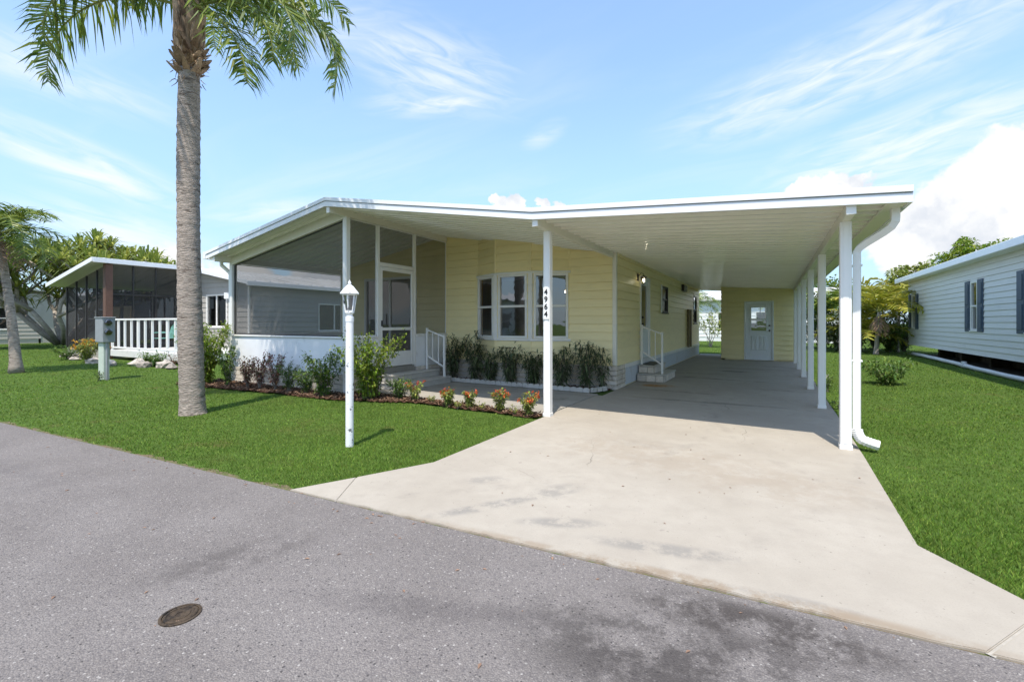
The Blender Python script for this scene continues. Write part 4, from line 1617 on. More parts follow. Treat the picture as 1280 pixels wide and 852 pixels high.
def edging():
    t = thing('scalloped_edging', 'row of scalloped concrete edging stones along the bay window bed', 'edging', (-4.7, 8.15, 0))
    m = M()
    n = 10
    pts = [(-.062, 0), (.062, 0)] + [(.062 * math.cos(math.pi * k / n), .055 + .03 * math.sin(math.pi * k / n)) for k in range(n + 1)]
    N_ = len(pts)
    m.add([(a, -.025, b) for a, b in pts] + [(a, .025, b) for a, b in pts],
          [tuple(range(N_)), tuple(range(N_, 2 * N_))[::-1]] + [(k, k + N_, (k + 1) % N_ + N_, (k + 1) % N_) for k in range(N_)])
    me = m.mesh('step_concrete', False)[0]
    path = [((-6.55, 8.22), (-2.93, 8.10)), ((-2.92, 8.12), (-2.74, 8.52))]
    for p, q in path:
        p, q = Vector((*p, 0)), Vector((*q, 0))
        L_ = (q - p).length
        k = int(L_ / .128)
        for i in range(k):
            c = p.lerp(q, (i + .5) / k)
            place('edging_stone', me, (c.x, c.y, .025), t, (0, random.uniform(-.03, .03), math.atan2(q.y - p.y, q.x - p.x) + random.uniform(-.05, .05)))


edging()


# ------------------------------------------------------------------ vegetation builders
def leaf(m, p, d, length, width, up=None, fold=.25, droop=.3):
    """One pointed leaf, a folded four-face blade."""
    d = d.normalized()
    side = d.cross(Vector((0, 0, 1)) if up is None else up)
    if side.length < 1e-4:
        side = Vector((1, 0, 0))
    side.normalize()
    nrm = side.cross(d)
    mid = p + d * length * .5 - nrm * 0 + Vector((0, 0, length * droop * -.1))
    tip = p + d * length + Vector((0, 0, -length * droop))
    a = mid + side * width * .5 + nrm * width * fold
    b = mid - side * width * .5 + nrm * width * fold
    m.add([p, a, tip, b, mid], [(0, 4, 1), (4, 2, 1), (0, 3, 4), (3, 2, 4)])


def rdir(up=0.0):
    v = Vector((random.gauss(0, 1), random.gauss(0, 1), random.gauss(0, 1) + up))
    return v.normalized()


def shrub(name, label, x, y, h, r, nst, nl, leafmat, ll, lw, group=None, cat='shrub', narrow=False, flower=None, nfl=0, fsize=.03, z=.02, droop=.3, base=.15, barkmat='bark'):
    t = thing(name, label, cat, (x, y, z), group)
    st, lf, fl = M(), M(), M()
    tips = []
    for k in range(nst):
        a = 2 * math.pi * (k + random.random() * .8) / nst
        rr = r * random.uniform(.45, 1.0) * (1 if k else .2)
        hh = h * random.uniform(.68, 1.0) * (1 if k else 1.05)
        p = [Vector((x + random.uniform(-.04, .04), y + random.uniform(-.04, .04), z - .02))]
        n = 5
        for i in range(1, n + 1):
            f = i / n
            p.append(Vector((x + math.cos(a) * rr * f ** 1.3 + random.uniform(-.03, .03) * r / .3, y + math.sin(a) * rr * f ** 1.3 + random.uniform(-.03, .03) * r / .3, z + hh * f)))
        st.tube(p, [max(.003, .010 * h * (1 - .75 * i / n)) for i in range(n + 1)], 5)
        tips.append(p)
        per = nl // nst
        for j in range(per):
            f = base + (1 - base) * random.random() ** .8
            i = min(n - 1, int(f * n))
            q = p[i].lerp(p[i + 1], f * n - i)
            q = q + rdir() * random.uniform(0, .16) * r * (1 if narrow else 1.6)
            d = Vector((q.x - x, q.y - y, 0))
            d = d.normalized() * .6 + rdir(.35) if d.length > .01 else rdir(.4)
            s_ = random.uniform(.7, 1.25)
            leaf(lf, q, d, ll * s_, lw * s_, droop=random.uniform(.3, 1.2) * droop)
    for k in range(nfl):
        p = random.choice(tips)
        q = p[-1] + Vector((random.uniform(-1, 1) * r * .35, random.uniform(-1, 1) * r * .35, random.uniform(-.12, .06) * h))
        for j in range(6):
            leaf(fl, q, rdir(.5), fsize, fsize * .6, droop=.1)
    st.build('stem', barkmat, t)
    lf.build('foliage', leafmat, t)
    if nfl:
        fl.build('blossom', flower, t)
    return t


def frond(az, length, rise, droop, nleaf, ll, lw, base, mat, parent, hang=.55, twist=0.0, rach=.02, taper=True, name='frond', spread=1.0):
    """A feather palm frond: arching midrib, drooping leaflets in two ranks."""
    base = Vector(base)
    dirh = Vector((math.cos(az), math.sin(az), 0))
    sideh = Vector((-math.sin(az), math.cos(az), 0))
    n = 16
    pts = []
    ang = rise
    p = base.copy()
    ds = length / n
    for i in range(n + 1):
        pts.append(p.copy())
        ang -= droop / n * (.35 + 1.3 * i / n)
        p = p + (dirh * math.cos(ang) + Vector((0, 0, 1)) * math.sin(ang) + sideh * twist * i / n) * ds
    m = M()
    m.tube(pts, [rach * (1 - .9 * i / n) + .002 for i in range(n + 1)], 5)
    rb = m.build(name, 'rachis', parent)
    lf = M()
    for k in range(nleaf):
        f = .12 + .88 * (k + .5) / nleaf
        i = min(n - 1, int(f * n))
        q = pts[i].lerp(pts[i + 1], f * n - i)
        t = (pts[i + 1] - pts[i]).normalized()
        prof = math.sin(math.pi * min(1, .22 + .78 * f) ** 1.2) if taper else 1
        L_ = ll * (.35 + .75 * max(0, prof)) * random.uniform(.85, 1.12)
        for sg in (-1, 1):
            side = t.cross(Vector((0, 0, 1)))
            if side.length < .05:
                side = sideh.copy()
            side = side.normalized() * sg
            upv = side.cross(t) * sg
            d = (side * random.uniform(.7, 1.0) * spread + t * random.uniform(.35, .75) + upv * random.uniform(-.15, .5)).normalized()
            h1 = hang * random.uniform(.6, 1.3)
            a = q
            b = q + d * L_ * .45 + Vector((0, 0, -L_ * .08 * h1))
            d2 = (d * (1 - .45 * h1) + Vector((0, 0, -1)) * h1).normalized()
            c = b + d2 * L_ * .55
            wv = t * lw * .5
            wv2 = (t * .8 + Vector((random.uniform(-.4, .4), random.uniform(-.4, .4), 0))) * lw * .45
            lf.add([a - wv * .5, a + wv * .5, b + wv2, b - wv2, c], [(0, 1, 2, 3), (3, 2, 4)])
    lf.build('leaflets', mat, rb)
    return rb


def big_palm():
    x, y = -7.27, 3.51
    t = thing('queen_palm', 'tall palm with grey ringed trunk on the lawn before the screened porch', 'palm tree', (x, y, 0))
    cr = Vector((math.cos(TH), math.sin(TH), 0))          # sideways lean
    path, rad = [], []
    zt = 4.98
    n = 130
    for i in range(n + 1):
        f = i / n
        z = zt * f - .03
        lean = -.05 * f - .035 * math.sin(f * 3.1)
        path.append(Vector((x, y, z)) + cr * lean)
        base = .150 + .03 * math.exp(-z / .10) - .026 * f ** 3 + .006 * math.sin(f * 9)
        rad.append(base + (.004 if i % 3 == 0 else 0) + random.uniform(-.003, .003))
    m = M()
    m.tube(path, rad, 22)
    V = m.v
    m.v = [(a + random.uniform(-.003, .003), b + random.uniform(-.003, .003), c + random.uniform(-.006, .006)) for a, b, c in V]
    m.build('trunk', 'palm_bark', t, smooth=True)
    top = path[-1]
    # crown boots: old leaf bases wrapping the head, ragged cut ends below
    m = M()
    m.tube([top + Vector((0, 0, z)) for z in (-.1, .1, .4, .8, 1.15)], [.115, .145, .155, .145, .10], 14)
    m.build('crown_core', 'palm_boot', t, smooth=True)
    for k in range(66):
        a = k * 2.399 + random.uniform(-.2, .2)
        z = (-.12 + .36 * (k / 36) if k < 36 else .2 + .7 * (k - 36) / 30) + random.uniform(-.04, .04)
        d = Vector((math.cos(a), math.sin(a), 0))
        s_ = Vector((-d.y, d.x, 0))
        low = k < 36
        r0 = .118 if low else .145
        b = top + d * r0 + Vector((0, 0, z))
        L_ = random.uniform(.10, .18) if low else random.uniform(.35, .6)
        out = random.uniform(.5, 1.3) if low else random.uniform(.02, .14)
        wv = random.uniform(.05, .085) if low else random.uniform(.075, .12)
        m = M()
        c0, c1, c2 = b - d * .03, b + Vector((0, 0, L_ * .5)) + d * L_ * out * .4, b + Vector((0, 0, L_)) + d * L_ * out
        th = d * .018
        m.add([c0 - s_ * wv, c0 + s_ * wv, c1 + s_ * wv * .8, c2 + s_ * wv * random.uniform(.2, .5), c2 - s_ * wv * random.uniform(.1, .5), c1 - s_ * wv * .75,
               c0 - s_ * wv + th, c0 + s_ * wv + th, c1 + s_ * wv * .6 + th * 1.6, c2 + s_ * wv * .2 + th, c2 - s_ * wv * .2 + th, c1 - s_ * wv * .6 + th * 1.6],
              [(0, 1, 2, 5), (5, 2, 3, 4), (6, 11, 8, 7), (11, 10, 9, 8), (0, 6, 7, 1), (1, 7, 8, 2), (2, 8, 9, 3), (3, 9, 10, 4), (4, 10, 11, 5), (5, 11, 6, 0)])
        m.build('leaf_base', 'palm_boot', t)
    m = M()
    for k in range(90):
        a = random.uniform(0, 6.3)
        d = Vector((math.cos(a), math.sin(a), 0))
        b = top + d * random.uniform(.15, .19) + Vector((0, 0, random.uniform(-.16, .35)))
        e = b + d * random.uniform(.02, .10) + Vector((random.uniform(-.03, .03), random.uniform(-.03, .03), random.uniform(-.12, .08)))
        m.tube([b, b.lerp(e, .5) + rdir() * .015, e], [.006, .005, .002], 4)
    fb = m.build('fibre_tuft', 'palm_boot', t)
    fb['kind'] = 'stuff'
    # fronds: azimuth from the camera's right-hand direction
    base = top + Vector((0, 0, .95))
    A0 = TH
    spec = [  # azimuth offset deg, length, rise deg, droop deg
        (178, 2.9, 24, 126), (190, 2.6, 30, 138), (2, 2.95, 22, 130), (-16, 2.6, 16, 128), (-27, 2.1, -24, 58), (-22, 2.2, 4, 96), (14, 2.7, 36, 134),
        (45, 2.9, 58, 100), (80, 2.9, 52, 105), (115, 2.9, 55, 100), (145, 2.8, 58, 100), (215, 2.8, 62, 90), (250, 2.7, 68, 85),
        (300, 2.7, 70, 80), (20, 2.6, 74, 70), (110, 2.6, 76, 70), (200, 2.6, 76, 65)]
    for az, L_, ri, dr in spec:
        frond(A0 + R(az), L_, R(ri), R(dr), 74, .66, .05, base + Vector((random.uniform(-.05, .05), random.uniform(-.05, .05), random.uniform(-.1, .1))),
              'palm_leaf', t, hang=.72, rach=.024, spread=.8)
    return t


big_palm()


def small_palm(name, label, x, y, h, lean, nfr, flen, ll, mat='palm_leaf', r0=.11, group=None, droop=(110, 160), rise=(35, 80), barkm='palm_bark', dead=0, nleaf=30, lw=.035, az0=None):
    t = thing(name, label, 'palm tree', (x, y, 0), group)
    path = [Vector((x, y, 0)) + Vector(lean) * (f ** 1.4) + Vector((0, 0, h * f)) for f in [i / 20 for i in range(21)]]
    m = M()
    m.tube(path, [r0 * (1.25 * math.exp(-i / 1.5) * .4 + 1 - .35 * i / 20) + (.006 if i % 2 else 0) for i in range(21)], 10)
    m.build('trunk', barkm, t, smooth=True)
    for k in range(nfr):
        az = 2.399 * k + random.uniform(-.3, .3)
        f = k / max(1, nfr - 1)
        frond(az, flen * random.uniform(.85, 1.1), R(rise[0] + (rise[1] - rise[0]) * f + random.uniform(-6, 6)), R(random.uniform(*droop)), nleaf, ll, lw, path[-1], mat, t, hang=.4, rach=.014)
    for k in range(dead):
        frond(random.uniform(0, 6.3), flen * .7, R(-35), R(50), 16, ll * .7, lw, path[-1] - Vector((0, 0, .1)), 'palm_dead', t, hang=.8, rach=.012, name='dead_frond')
    return t


def crown_tree(name, label, x, y, h, crown_r, crown_h, nclump, per, mat, ll, group=None, trunk_r=.16, cat='tree'):
    t = thing(name, label, cat, (x, y, 0), group)
    tr, lf = M(), M()
    zc = h - crown_h / 2
    tr.tube([(x, y, 0), (x + .05, y, (h - crown_h) * .6), (x, y + .1, zc)], [trunk_r * 1.3, trunk_r, trunk_r * .5], 8)
    for k in range(nclump):
        d = rdir(.15)
        rr = random.uniform(.35, 1.0) ** .5
        c = Vector((x + d.x * crown_r * rr, y + d.y * crown_r * rr, zc + d.z * crown_h / 2 * rr))
        s_ = random.uniform(.18, .30) * crown_r
        tr.tube([(x, y, zc - crown_h * .35), ((x + c.x) / 2, (y + c.y) / 2, (zc - crown_h * .2 + c.z) / 2), c], [trunk_r * .3, trunk_r * .18, .01], 4)
        for j in range(per):
            e = rdir(.2)
            q = c + e * s_ * random.uniform(.5, 1.05)
            leaf(lf, q, (e + rdir() * .7), ll * random.uniform(.7, 1.3), ll * .5 * random.uniform(.7, 1.3), droop=.35)
    tr.build('trunk', 'bark', t)
    lf.build('crown', mat, t)
    return t


# ------------------------------------------------------------------ planting by the house
def planting():
    g = 'dark narrow-leaved shrubs under the bay window'
    for i, (x, y, h, lab) in enumerate((
            (-6.35, 8.50, .98, 'dark narrow-leaved shrub beside the porch step railing'), (-5.72, 8.42, 1.10, 'tallest dark narrow-leaved shrub at the left end of the bay'),
            (-5.22, 8.30, .80, 'dark narrow-leaved shrub below the narrow angled window pane'), (-4.72, 8.28, .88, 'dark narrow-leaved shrub below the middle bay window'),
            (-4.20, 8.30, .74, 'low dark shrub between the middle window and the carport post'), (-3.62, 8.40, .80, 'dark shrub partly behind the numbered carport post'),
            (-3.12, 8.45, .95, 'dark sparse shrub near the brick corner of the house'), (-2.85, 8.60, .80, 'thin dark shrub against the brick house corner'))):
        shrub('dark_shrub', lab, x, y, h, (random.uniform(.26, .34) if i < 6 else .27) if i < 7 else .14, 13 if i < 7 else 5, random.randint(480, 720) if i < 6 else (620 if i == 6 else 190), 'leaf_dark', .13, .028, g, narrow=True, droop=.55, base=.12)
    shrub('leafy_bush', 'large bright green bush growing against the porch corner post', -6.85, 5.42, .86, .36, 13, 1500, 'leaf_green', .062, .032, 'green bushes by the porch', base=.05)
    shrub('leafy_bush', 'upright green bush in front of the screen door', -5.98, 5.62, 1.10, .55, 19, 3700, 'leaf_bright', .062, .032, 'green bushes by the porch', base=.05)
    shrub('leafy_bush', 'green bush at the far porch corner, partly behind the palm trunk', -10.45, 5.30, 1.28, .52, 18, 4200, 'leaf_bright', .072, .034, 'green bushes by the porch', base=.05)
    shrub('leafy_bush', 'thin light green shrub below the porch downspout', -9.72, 5.35, .85, .25, 9, 900, 'leaf_green', .055, .026, 'green bushes by the porch', base=.1)
    for x, y, h, mt, lab in ((-9.15, 5.42, .58, 'leaf_maroon', 'small maroon shrub nearest the far porch corner'), (-8.72, 5.40, .62, 'leaf_maroon', 'maroon shrub with bare lower stems in the middle of the kneewall bed'),
                             (-8.25, 5.42, .70, 'leaf_maroon', 'tallest reddish shrub below the porch screen'), (-7.85, 5.42, .55, 'leaf_green', 'small green shrub between the reddish shrub and the big bush'),
                             (-7.40, 5.45, .42, 'leaf_green', 'sparse little shrub by the white kneewall brick base')):
        shrub('low_shrub', lab, x, y, h * 1.05, .22, 12, 620, mt, .055, .024, 'little shrubs along the porch kneewall', base=.2)
    for x, y, h, n, lab in ((-5.16, 5.86, .30, 5, 'small red-tipped plant nearest the porch steps'), (-4.36, 5.72, .27, 6, 'bushy red-tipped plant, second from the porch steps'),
                            (-3.98, 5.74, .27, 5, 'red-tipped plant in the middle of the walkway border'), (-3.43, 5.73, .31, 8, 'tall orange-tipped plant of the walkway border'),
                            (-2.94, 5.68, .31, 8, 'red-flowered plant at the foot of the numbered carport post')):
        shrub('flower_plant', lab, x, y, h, random.uniform(.11, .16), 10, random.randint(330, 520), 'leaf_lime', .05, .024, 'red-tipped plants along the walkway', 'flower', flower='petal_red', nfl=n * 3, fsize=.034, base=.02, z=.03)
    for x, y in ((-4.75, 5.82), (-3.72, 5.70), (-3.16, 5.66), (-4.12, 5.66)):
        shrub('ground_plant', 'tiny yellow-green plant between the red-tipped plants', x, y, .11, .09, 5, 60, 'leaf_lime', .035, .018, 'tiny plants in the walkway border', 'plant', z=.03)
    shrub('leafy_bush', 'low green bush at the foot of the porch steps', -5.55, 5.90, .36, .26, 10, 800, 'leaf_green', .05, .022, 'green bushes by the porch', base=.05)


planting()


# ------------------------------------------------------------------ things on the left
def meter_pedestal():
    x, y = -13.45, 4.62
    t = thing('meter_pedestal', 'grey electric meter box on a pale green post in the grass', 'meter box', (x, y, 0))
    m = M()
    m.box(x - .17, x + .10, y - .05, y + .07, 0, .98, .01)
    m.build('post', 'pedestal_green', t)
    m = M()
    m.box(x - .20, x + .20, y - .10, y + .14, .86, 1.42, .015)
    b = m.build('cabinet', 'metal_grey', t)
    m = M()
    m.box(x - .21, x + .215, y - .115, y + .15, 1.421, 1.445, .008)
    m.build('lid', 'metal_grey', b)
    for z in (1.32, 1.10):
        m = M()
        m.tube([(x + .20, y + .0, z), (x + .25, y, z), (x + .27, y, z)], [.07, .07, .05], 14)
        m.build('meter', 'mirror_glass', b)
    m = M()
    m.tube([(x + .16, y, 0), (x + .16, y, .87)], .025, 8)
    m.build('conduit', 'metal_grey', t)


meter_pedestal()
tag(shrub('weed', 'small weed clump at the foot of the meter box', -13.2, 4.45, .22, .12, 5, 120, 'leaf_green', .05, .02, None, 'plant'), None)


def left_neighbour():
    t = thing('grey_home', 'grey sided home with metal roof and dark screened porch beyond the palm', 'house', (-21, 12, 0))
    xw, xr, xl = -17.1, -20.9, -24.9
    y0, yp, y1 = 10.3, 7.36, 26.0
    zr, ze = 3.62, 2.86

    def top(p):
        return zr - (zr - ze) * abs(p.x - xr) / 4.2 - .12
    plR = Plane((xw, y0), (xw, y1))
    plF = Plane((xl, y0), (xr, y0))
    plG = Plane((xr, y0), (xw, y0))
    plL = Plane((xl, y1), (xl, y0))
    opsR = [(2.9, 4.6, .95, 2.15), (8.0, 9.4, .95, 2.15)]
    opsF = [(.2, 2.1, .5, 2.5), (2.5, 3.4, .5, 2.5)]
    opsG = [(.65, 2.15, 1.14, 2.46)]
    for pl, op in ((plR, opsR), (plF, opsF), (plG, opsG), (plL, [])):
        wall_core(pl, 0, top, op, 'neighbour_grey', t)
        siding(pl, .35, top, op, 'neighbour_grey', t, course=.2)
    for o in opsR:
        window(plR, t, *o, style='slide', glass='mirror_glass')
    window(plG, t, *opsG[0], style='slide', glass='mirror_glass')
    window(plF, t, *opsF[0], style='slide', glass='mirror_glass', mat='dark_frame', name='sliding_door', sill=False)
    window(plF, t, *opsF[1], style='one', glass='mirror_glass', name='door', sill=False)
    m = M()
    m.box(xl + .12, xw - .12, 13, 13.1, .3, 2.6)
    m.build('partition', 'interior', t)
    m = M()
    plG.box(m, 2.3, 2.9, .02, .22, 2.25, 2.5, .01)
    m.build('air_conditioner', 'far_white', t)
    m = M()
    plG.box(m, 3.68, 3.76, .035, .11, .1, 2.7, .01)
    m.build('downspout', 'white_trim', t)
    # roof
    for nm, xa, za, xb, zb, ya in (('roof', xr, zr, -16.7, ze, y0 - .45), ('roof', -25.3, ze, xr, zr, yp - .5)):
        m = M()
        m.hexa([(xa, ya, za - .08), (xb, ya, zb - .08), (xb, y1 + .4, zb - .08), (xa, y1 + .4, za - .08), (xa, ya, za), (xb, ya, zb), (xb, y1 + .4, zb), (xa, y1 + .4, za)])
        rf = m.build(nm, 'roof_metal', t)
        L_ = y1 + .4 - ya
        k = 0
        while k * .6 < L_ - .3:
            yy = ya + .3 + k * .6
            m = M()
            m.hexa([(xa, yy, za + .001), (xb, yy, zb + .001), (xb, yy + .05, zb + .001), (xa, yy + .05, za + .001),
                    (xa, yy, za + .035), (xb, yy, zb + .035), (xb, yy + .05, zb + .035), (xa, yy + .05, za + .035)])
            m.build('roof_rib', 'roof_metal', rf)
            k += 1
        m = M()
        m.hexa([(xa, ya - .025, za - .12), (xb, ya - .025, zb - .12), (xb, ya - .001, zb - .12), (xa, ya - .001, za - .12),
                (xa, ya - .025, za + .03), (xb, ya - .025, zb + .03), (xb, ya - .001, zb + .03), (xa, ya - .001, za + .03)])
        m.build('fascia_board', 'fascia_white', t)
    m = M()
    m.box(xr + .002, xr + .03, yp - .5, y0 - .47, zr - .15, zr + .02, .005)
    m.build('fascia_board', 'fascia_white', t)
    m = M()
    m.box(-16.72, -16.66, y0 - .45, y1, ze - .17, ze - .01, .008)
    m.build('gutter', 'fascia_white', t)
    # porch
    xp0, xp1 = -24.9, -21.1
    m = M()
    m.box(xp0, xp1, yp, y0, 0, .32)
    m.build('porch_floor', 'concrete_grey', t)
    plPF, plPR, plPL = Plane((xp0, yp), (xp1, yp)), Plane((xp1, yp), (xp1, y0)), Plane((xp0, y0), (xp0, yp))
    for pl, na in ((plPF, 4), (plPR, 4), (plPL, 3)):
        for k in range(na):
            a, b = pl.len * k / na, pl.len * (k + 1) / na
            m = M()
            za, zb = top(pl.pt(a, 0, 0)), top(pl.pt(b, 0, 0))
            m.add([pl.pt(a, 0, .32), pl.pt(b, 0, .32), pl.pt(b, 0, zb), pl.pt(a, 0, za)], [(0, 1, 2, 3)])
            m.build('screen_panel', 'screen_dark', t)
            m = M()
            pl.box(m, a, a + .05, -.03, .03, .32, za, .005)
            m.build('mullion', 'dark_frame', t)
    m = M()
    m.box(xp1 - .11, xp1 + .11, yp - .11, yp + .11, 0, top(Vector((xp1, 0, 0))), .01)
    m.build('post', 'brown_post', t)
    m = M()
    plPR.box(m, 0.12, plPR.len, -.02, .025, 2.34, 2.40, .004)
    m.build('transom', 'dark_frame', t)
    for x0, x1 in ((-24.4, -23.6), (-23.2, -22.6)):
        m = M()
        n = 12
        for k in range(n):
            a0, a1 = x0 + (x1 - x0) * k / n, x0 + (x1 - x0) * (k + 1) / n
            m.hexa([(a0, 8.6 + .04 * (k % 2), .33), (a1, 8.6 + .04 * ((k + 1) % 2), .33), (a1, 8.63 + .04 * ((k + 1) % 2), .33), (a0, 8.63 + .04 * (k % 2), .33),
                    (a0, 8.6 + .04 * (k % 2), 2.0), (a1, 8.6 + .04 * ((k + 1) % 2), 1.9), (a1, 8.63 + .04 * ((k + 1) % 2), 1.9), (a0, 8.63 + .04 * (k % 2), 2.0)])
        m.build('curtain', 'tan_cloth', t)


left_neighbour()


def deck():
    t = thing('deck', 'white railed wooden deck beside the dark screened porch', 'deck', (-18, 8.8, 0))
    x0, x1, y0, y1, z = -20.9, -15.3, 7.4, 10.2, .34
    k = 0
    while y0 + k * .15 < y1:
        m = M()
        m.box(x0, x1, y0 + k * .15, y0 + k * .15 + .142, z - .035, z, .004)
        m.build('deck_board', 'deck_paint', t)
        k += 1
    m = M()
    m.box(x0, x1, y0 - .04, y0 - .003, .12, z + .005, .006)
    m.build('rim_board', 'deck_paint', t)
    m = M()
    m.box(x1, x1 + .04, y0, y1, .12, z + .005, .006)
    m.build('rim_board', 'deck_paint', t)
    for z0, z1, w_ in ((1.40, 1.46, .05), (z + .06, z + .12, .03)):
        m = M()
        m.box(x0, x1, y0 - w_, y0 + w_, z0, z1, .008)
        m.build('rail', 'white_paint', t)
    n = 11
    for k in range(n + 1):
        x = x0 + .06 + (x1 - x0 - .12) * k / n
        big = k % 4 == 0
        w_ = .055 if big else .035
        m = M()
        m.box(x - w_, x + w_, y0 - .028, y0 + .028, .16 if big else z + .121, 1.399, .006)
        m.build('post' if big else 'baluster', 'white_paint', t)


deck()


def patio_chair():
    x, y, z = -18.9, 8.2, .34
    t = thing('patio_chair', 'teal metal slatted chair standing on the white railed deck', 'chair', (x, y, z))
    for dx in (-.26, .26):
        for dy in (-.24, .24):
            m = M()
            m.tube([(x + dx * 1.1, y + dy * 1.1, z), (x + dx, y + dy, z + .42)], .016, 6)
            m.build('leg', 'teal_metal', t)
        m = M()
        m.tube([(x + dx, y - .28, z + .62), (x + dx * 1.05, y + .1, z + .64), (x + dx, y + .28, z + .6)], .018, 6)
        m.build('armrest', 'teal_metal', t)
    for k in range(7):
        m = M()
        m.box(x - .27 + k * .08, x - .22 + k * .08, y - .27, y + .26, z + .42, z + .435, .004)
        m.build('seat_slat', 'teal_metal', t)
        m = M()
        xx = x - .245 + k * .08
        m.tube([(xx, y + .26, z + .43), (xx, y + .36, z + .92 - abs(k - 3) * .03)], .014, 5)
        m.build('back_slat', 'teal_metal', t)
    m = M()
    m.tube([(x - .27, y + .26, z + .43), (x - .28, y + .35, z + .82), (x - .1, y + .37, z + .94), (x + .1, y + .37, z + .94), (x + .28, y + .35, z + .82), (x + .27, y + .26, z + .43)], .018, 6)
    m.build('back_frame', 'teal_metal', t)


patio_chair()


def rocks():
    spots = [(-20.6, 6.75, .2), (-19.8, 6.55, .20), (-19.2, 6.3, .30), (-18.4, 6.4, .22), (-17.7, 6.2, .28), (-16.9, 6.6, .34), (-16.1, 6.5, .30), (-15.4, 6.7, .36), (-14.8, 6.6, .24), (-22.0, 6.8, .26), (-22.9, 6.9, .22), (-23.8, 7.0, .26), (-21.3, 6.5, .2), (-14.2, 6.9, .3)]
    for x, y, s_ in spots:
        s_ *= .62
        bm = bmesh.new()
        bmesh.ops.create_icosphere(bm, subdivisions=2, radius=s_)
        ph = [random.uniform(0, 6) for _ in range(6)]
        for v in bm.verts:
            d = v.co.normalized()
            k = 1 + .18 * math.sin(4 * d.x + ph[0]) + .14 * math.sin(5 * d.y + ph[1]) + .12 * math.sin(6 * d.z + ph[2]) + random.uniform(-.05, .05)
            v.co = Vector((d.x * k * 1.2, d.y * k * .9, d.z * k * .65)) * s_
        me = bpy.data.meshes.new('m')
        bm.to_mesh(me)
        bm.free()
        me.materials.append(MATS['rock'])
        o = place('garden_rock', me, (x, y, s_ * .35), None, (0, 0, random.uniform(0, 6)))
        tag(o, 'rough tan rock lined up below the white deck railing' if x > -18.6 else 'rough tan rock in the border below the dark screened porch', 'rock', 'rocks below the deck' if x > -18.6 else 'rocks below the porch')


rocks()
shrub('flower_bush', 'round bush with yellow-orange blooms before the dark screened porch', -19.75, 6.35, .72, .48, 14, 1500, 'leaf_lime', .07, .035, None, 'shrub', flower='petal_yellow', nfl=60, fsize=.06, base=.05)
shrub('leafy_bush', 'low clipped green bush left of the orange-flowered bush', -21.9, 6.5, .48, .5, 12, 1100, 'leaf_green', .06, .03, None, 'shrub', base=.05)
shrub('leafy_bush', 'dark green fern-like clump below the deck railing', -16.2, 6.75, .40, .38, 10, 420, 'leaf_green', .13, .035, None, 'shrub', base=.02, droop=.5)
shrub('leafy_bush', 'yellowish leggy shrub at the deck end behind the palm trunk', -14.7, 7.0, .85, .32, 7, 260, 'leaf_lime', .10, .035, None, 'shrub', base=.2)
shrub('leafy_bush', 'reddish dry plant beside the deck rim', -15.4, 6.9, .4, .2, 7, 140, 'leaf_maroon', .06, .02, None, 'shrub', base=.2)

small_palm('feather_palm', 'leaning feather palm with curved trunk beyond the grey porch lawn', -17.24, 4.1, 3.65, (-.38, -.24, 0), 24, 1.6, .46, r0=.11, droop=(80, 135), rise=(5, 80), dead=4, nleaf=44, lw=.045)


def pandanus():
    bx, by = -33.5, 9.8
    t = thing('screw_pine', 'huge screw pine with spiky leaf tufts towering behind the grey porch', 'tree', (bx, by, 0))
    br = M()
    tips = []

    def grow(p, d, r_, L_, lev):
        q = p + d * L_
        mid = p.lerp(q, .5) + Vector((random.uniform(-.12, .12), random.uniform(-.12, .12), random.uniform(-.05, .1)))
        br.tube([p, mid, q], [r_, r_ * .9, r_ * .8], 7)
        if lev < 3 and (lev == 0 or random.random() < .5):
            tips.append((q, d))
        if lev == 0:
            return
        n = random.choice((2, 3, 3))
        for k in range(n):
            a = random.uniform(0, 6.3)
            nd = (d * .75 + Vector((math.cos(a), math.sin(a), random.uniform(.0, .6))) * .75).normalized()
            grow(q, nd, r_ * .72, L_ * random.uniform(.68, .9), lev - 1)
    for k in range(9):
        a = 2 * math.pi * k / 9 + .3
        d = Vector((math.cos(a) * .8, math.sin(a) * .8, random.uniform(.55, 1.1))).normalized()
        grow(Vector((bx + .3 * math.cos(a), by + .3 * math.sin(a), .2)), d, .13, 2.2, 3)
    br.build('trunk', 'pale_bark', t, smooth=True)
    random.shuffle(tips)
    for q, d in tips[:230]:
        m = M()
        s_ = random.uniform(1.1, 1.6)
        for k in range(26):
            az = 2.399 * k
            el = R(80 - 105 * (k / 26) + random.uniform(-10, 10))
            dd = Vector((math.cos(az) * math.cos(el), math.sin(az) * math.cos(el), math.sin(el)))
            L_ = random.uniform(.7, 1.05) * s_
            w_ = .07 * s_
            side = dd.cross(Vector((0, 0, 1)))
            side = side.normalized() if side.length > .05 else Vector((1, 0, 0))
            p1 = q + dd * L_ * .55
            p2 = q + dd * L_ * .9 + Vector((0, 0, -L_ * .30))
            m.add([q - side * w_ * .5, q + side * w_ * .5, p1 + side * w_ * .5, p1 - side * w_ * .5, p2], [(0, 1, 2, 3), (3, 2, 4)])
        m.build('leaf_tuft', 'pandan_leaf', t)


pandanus()


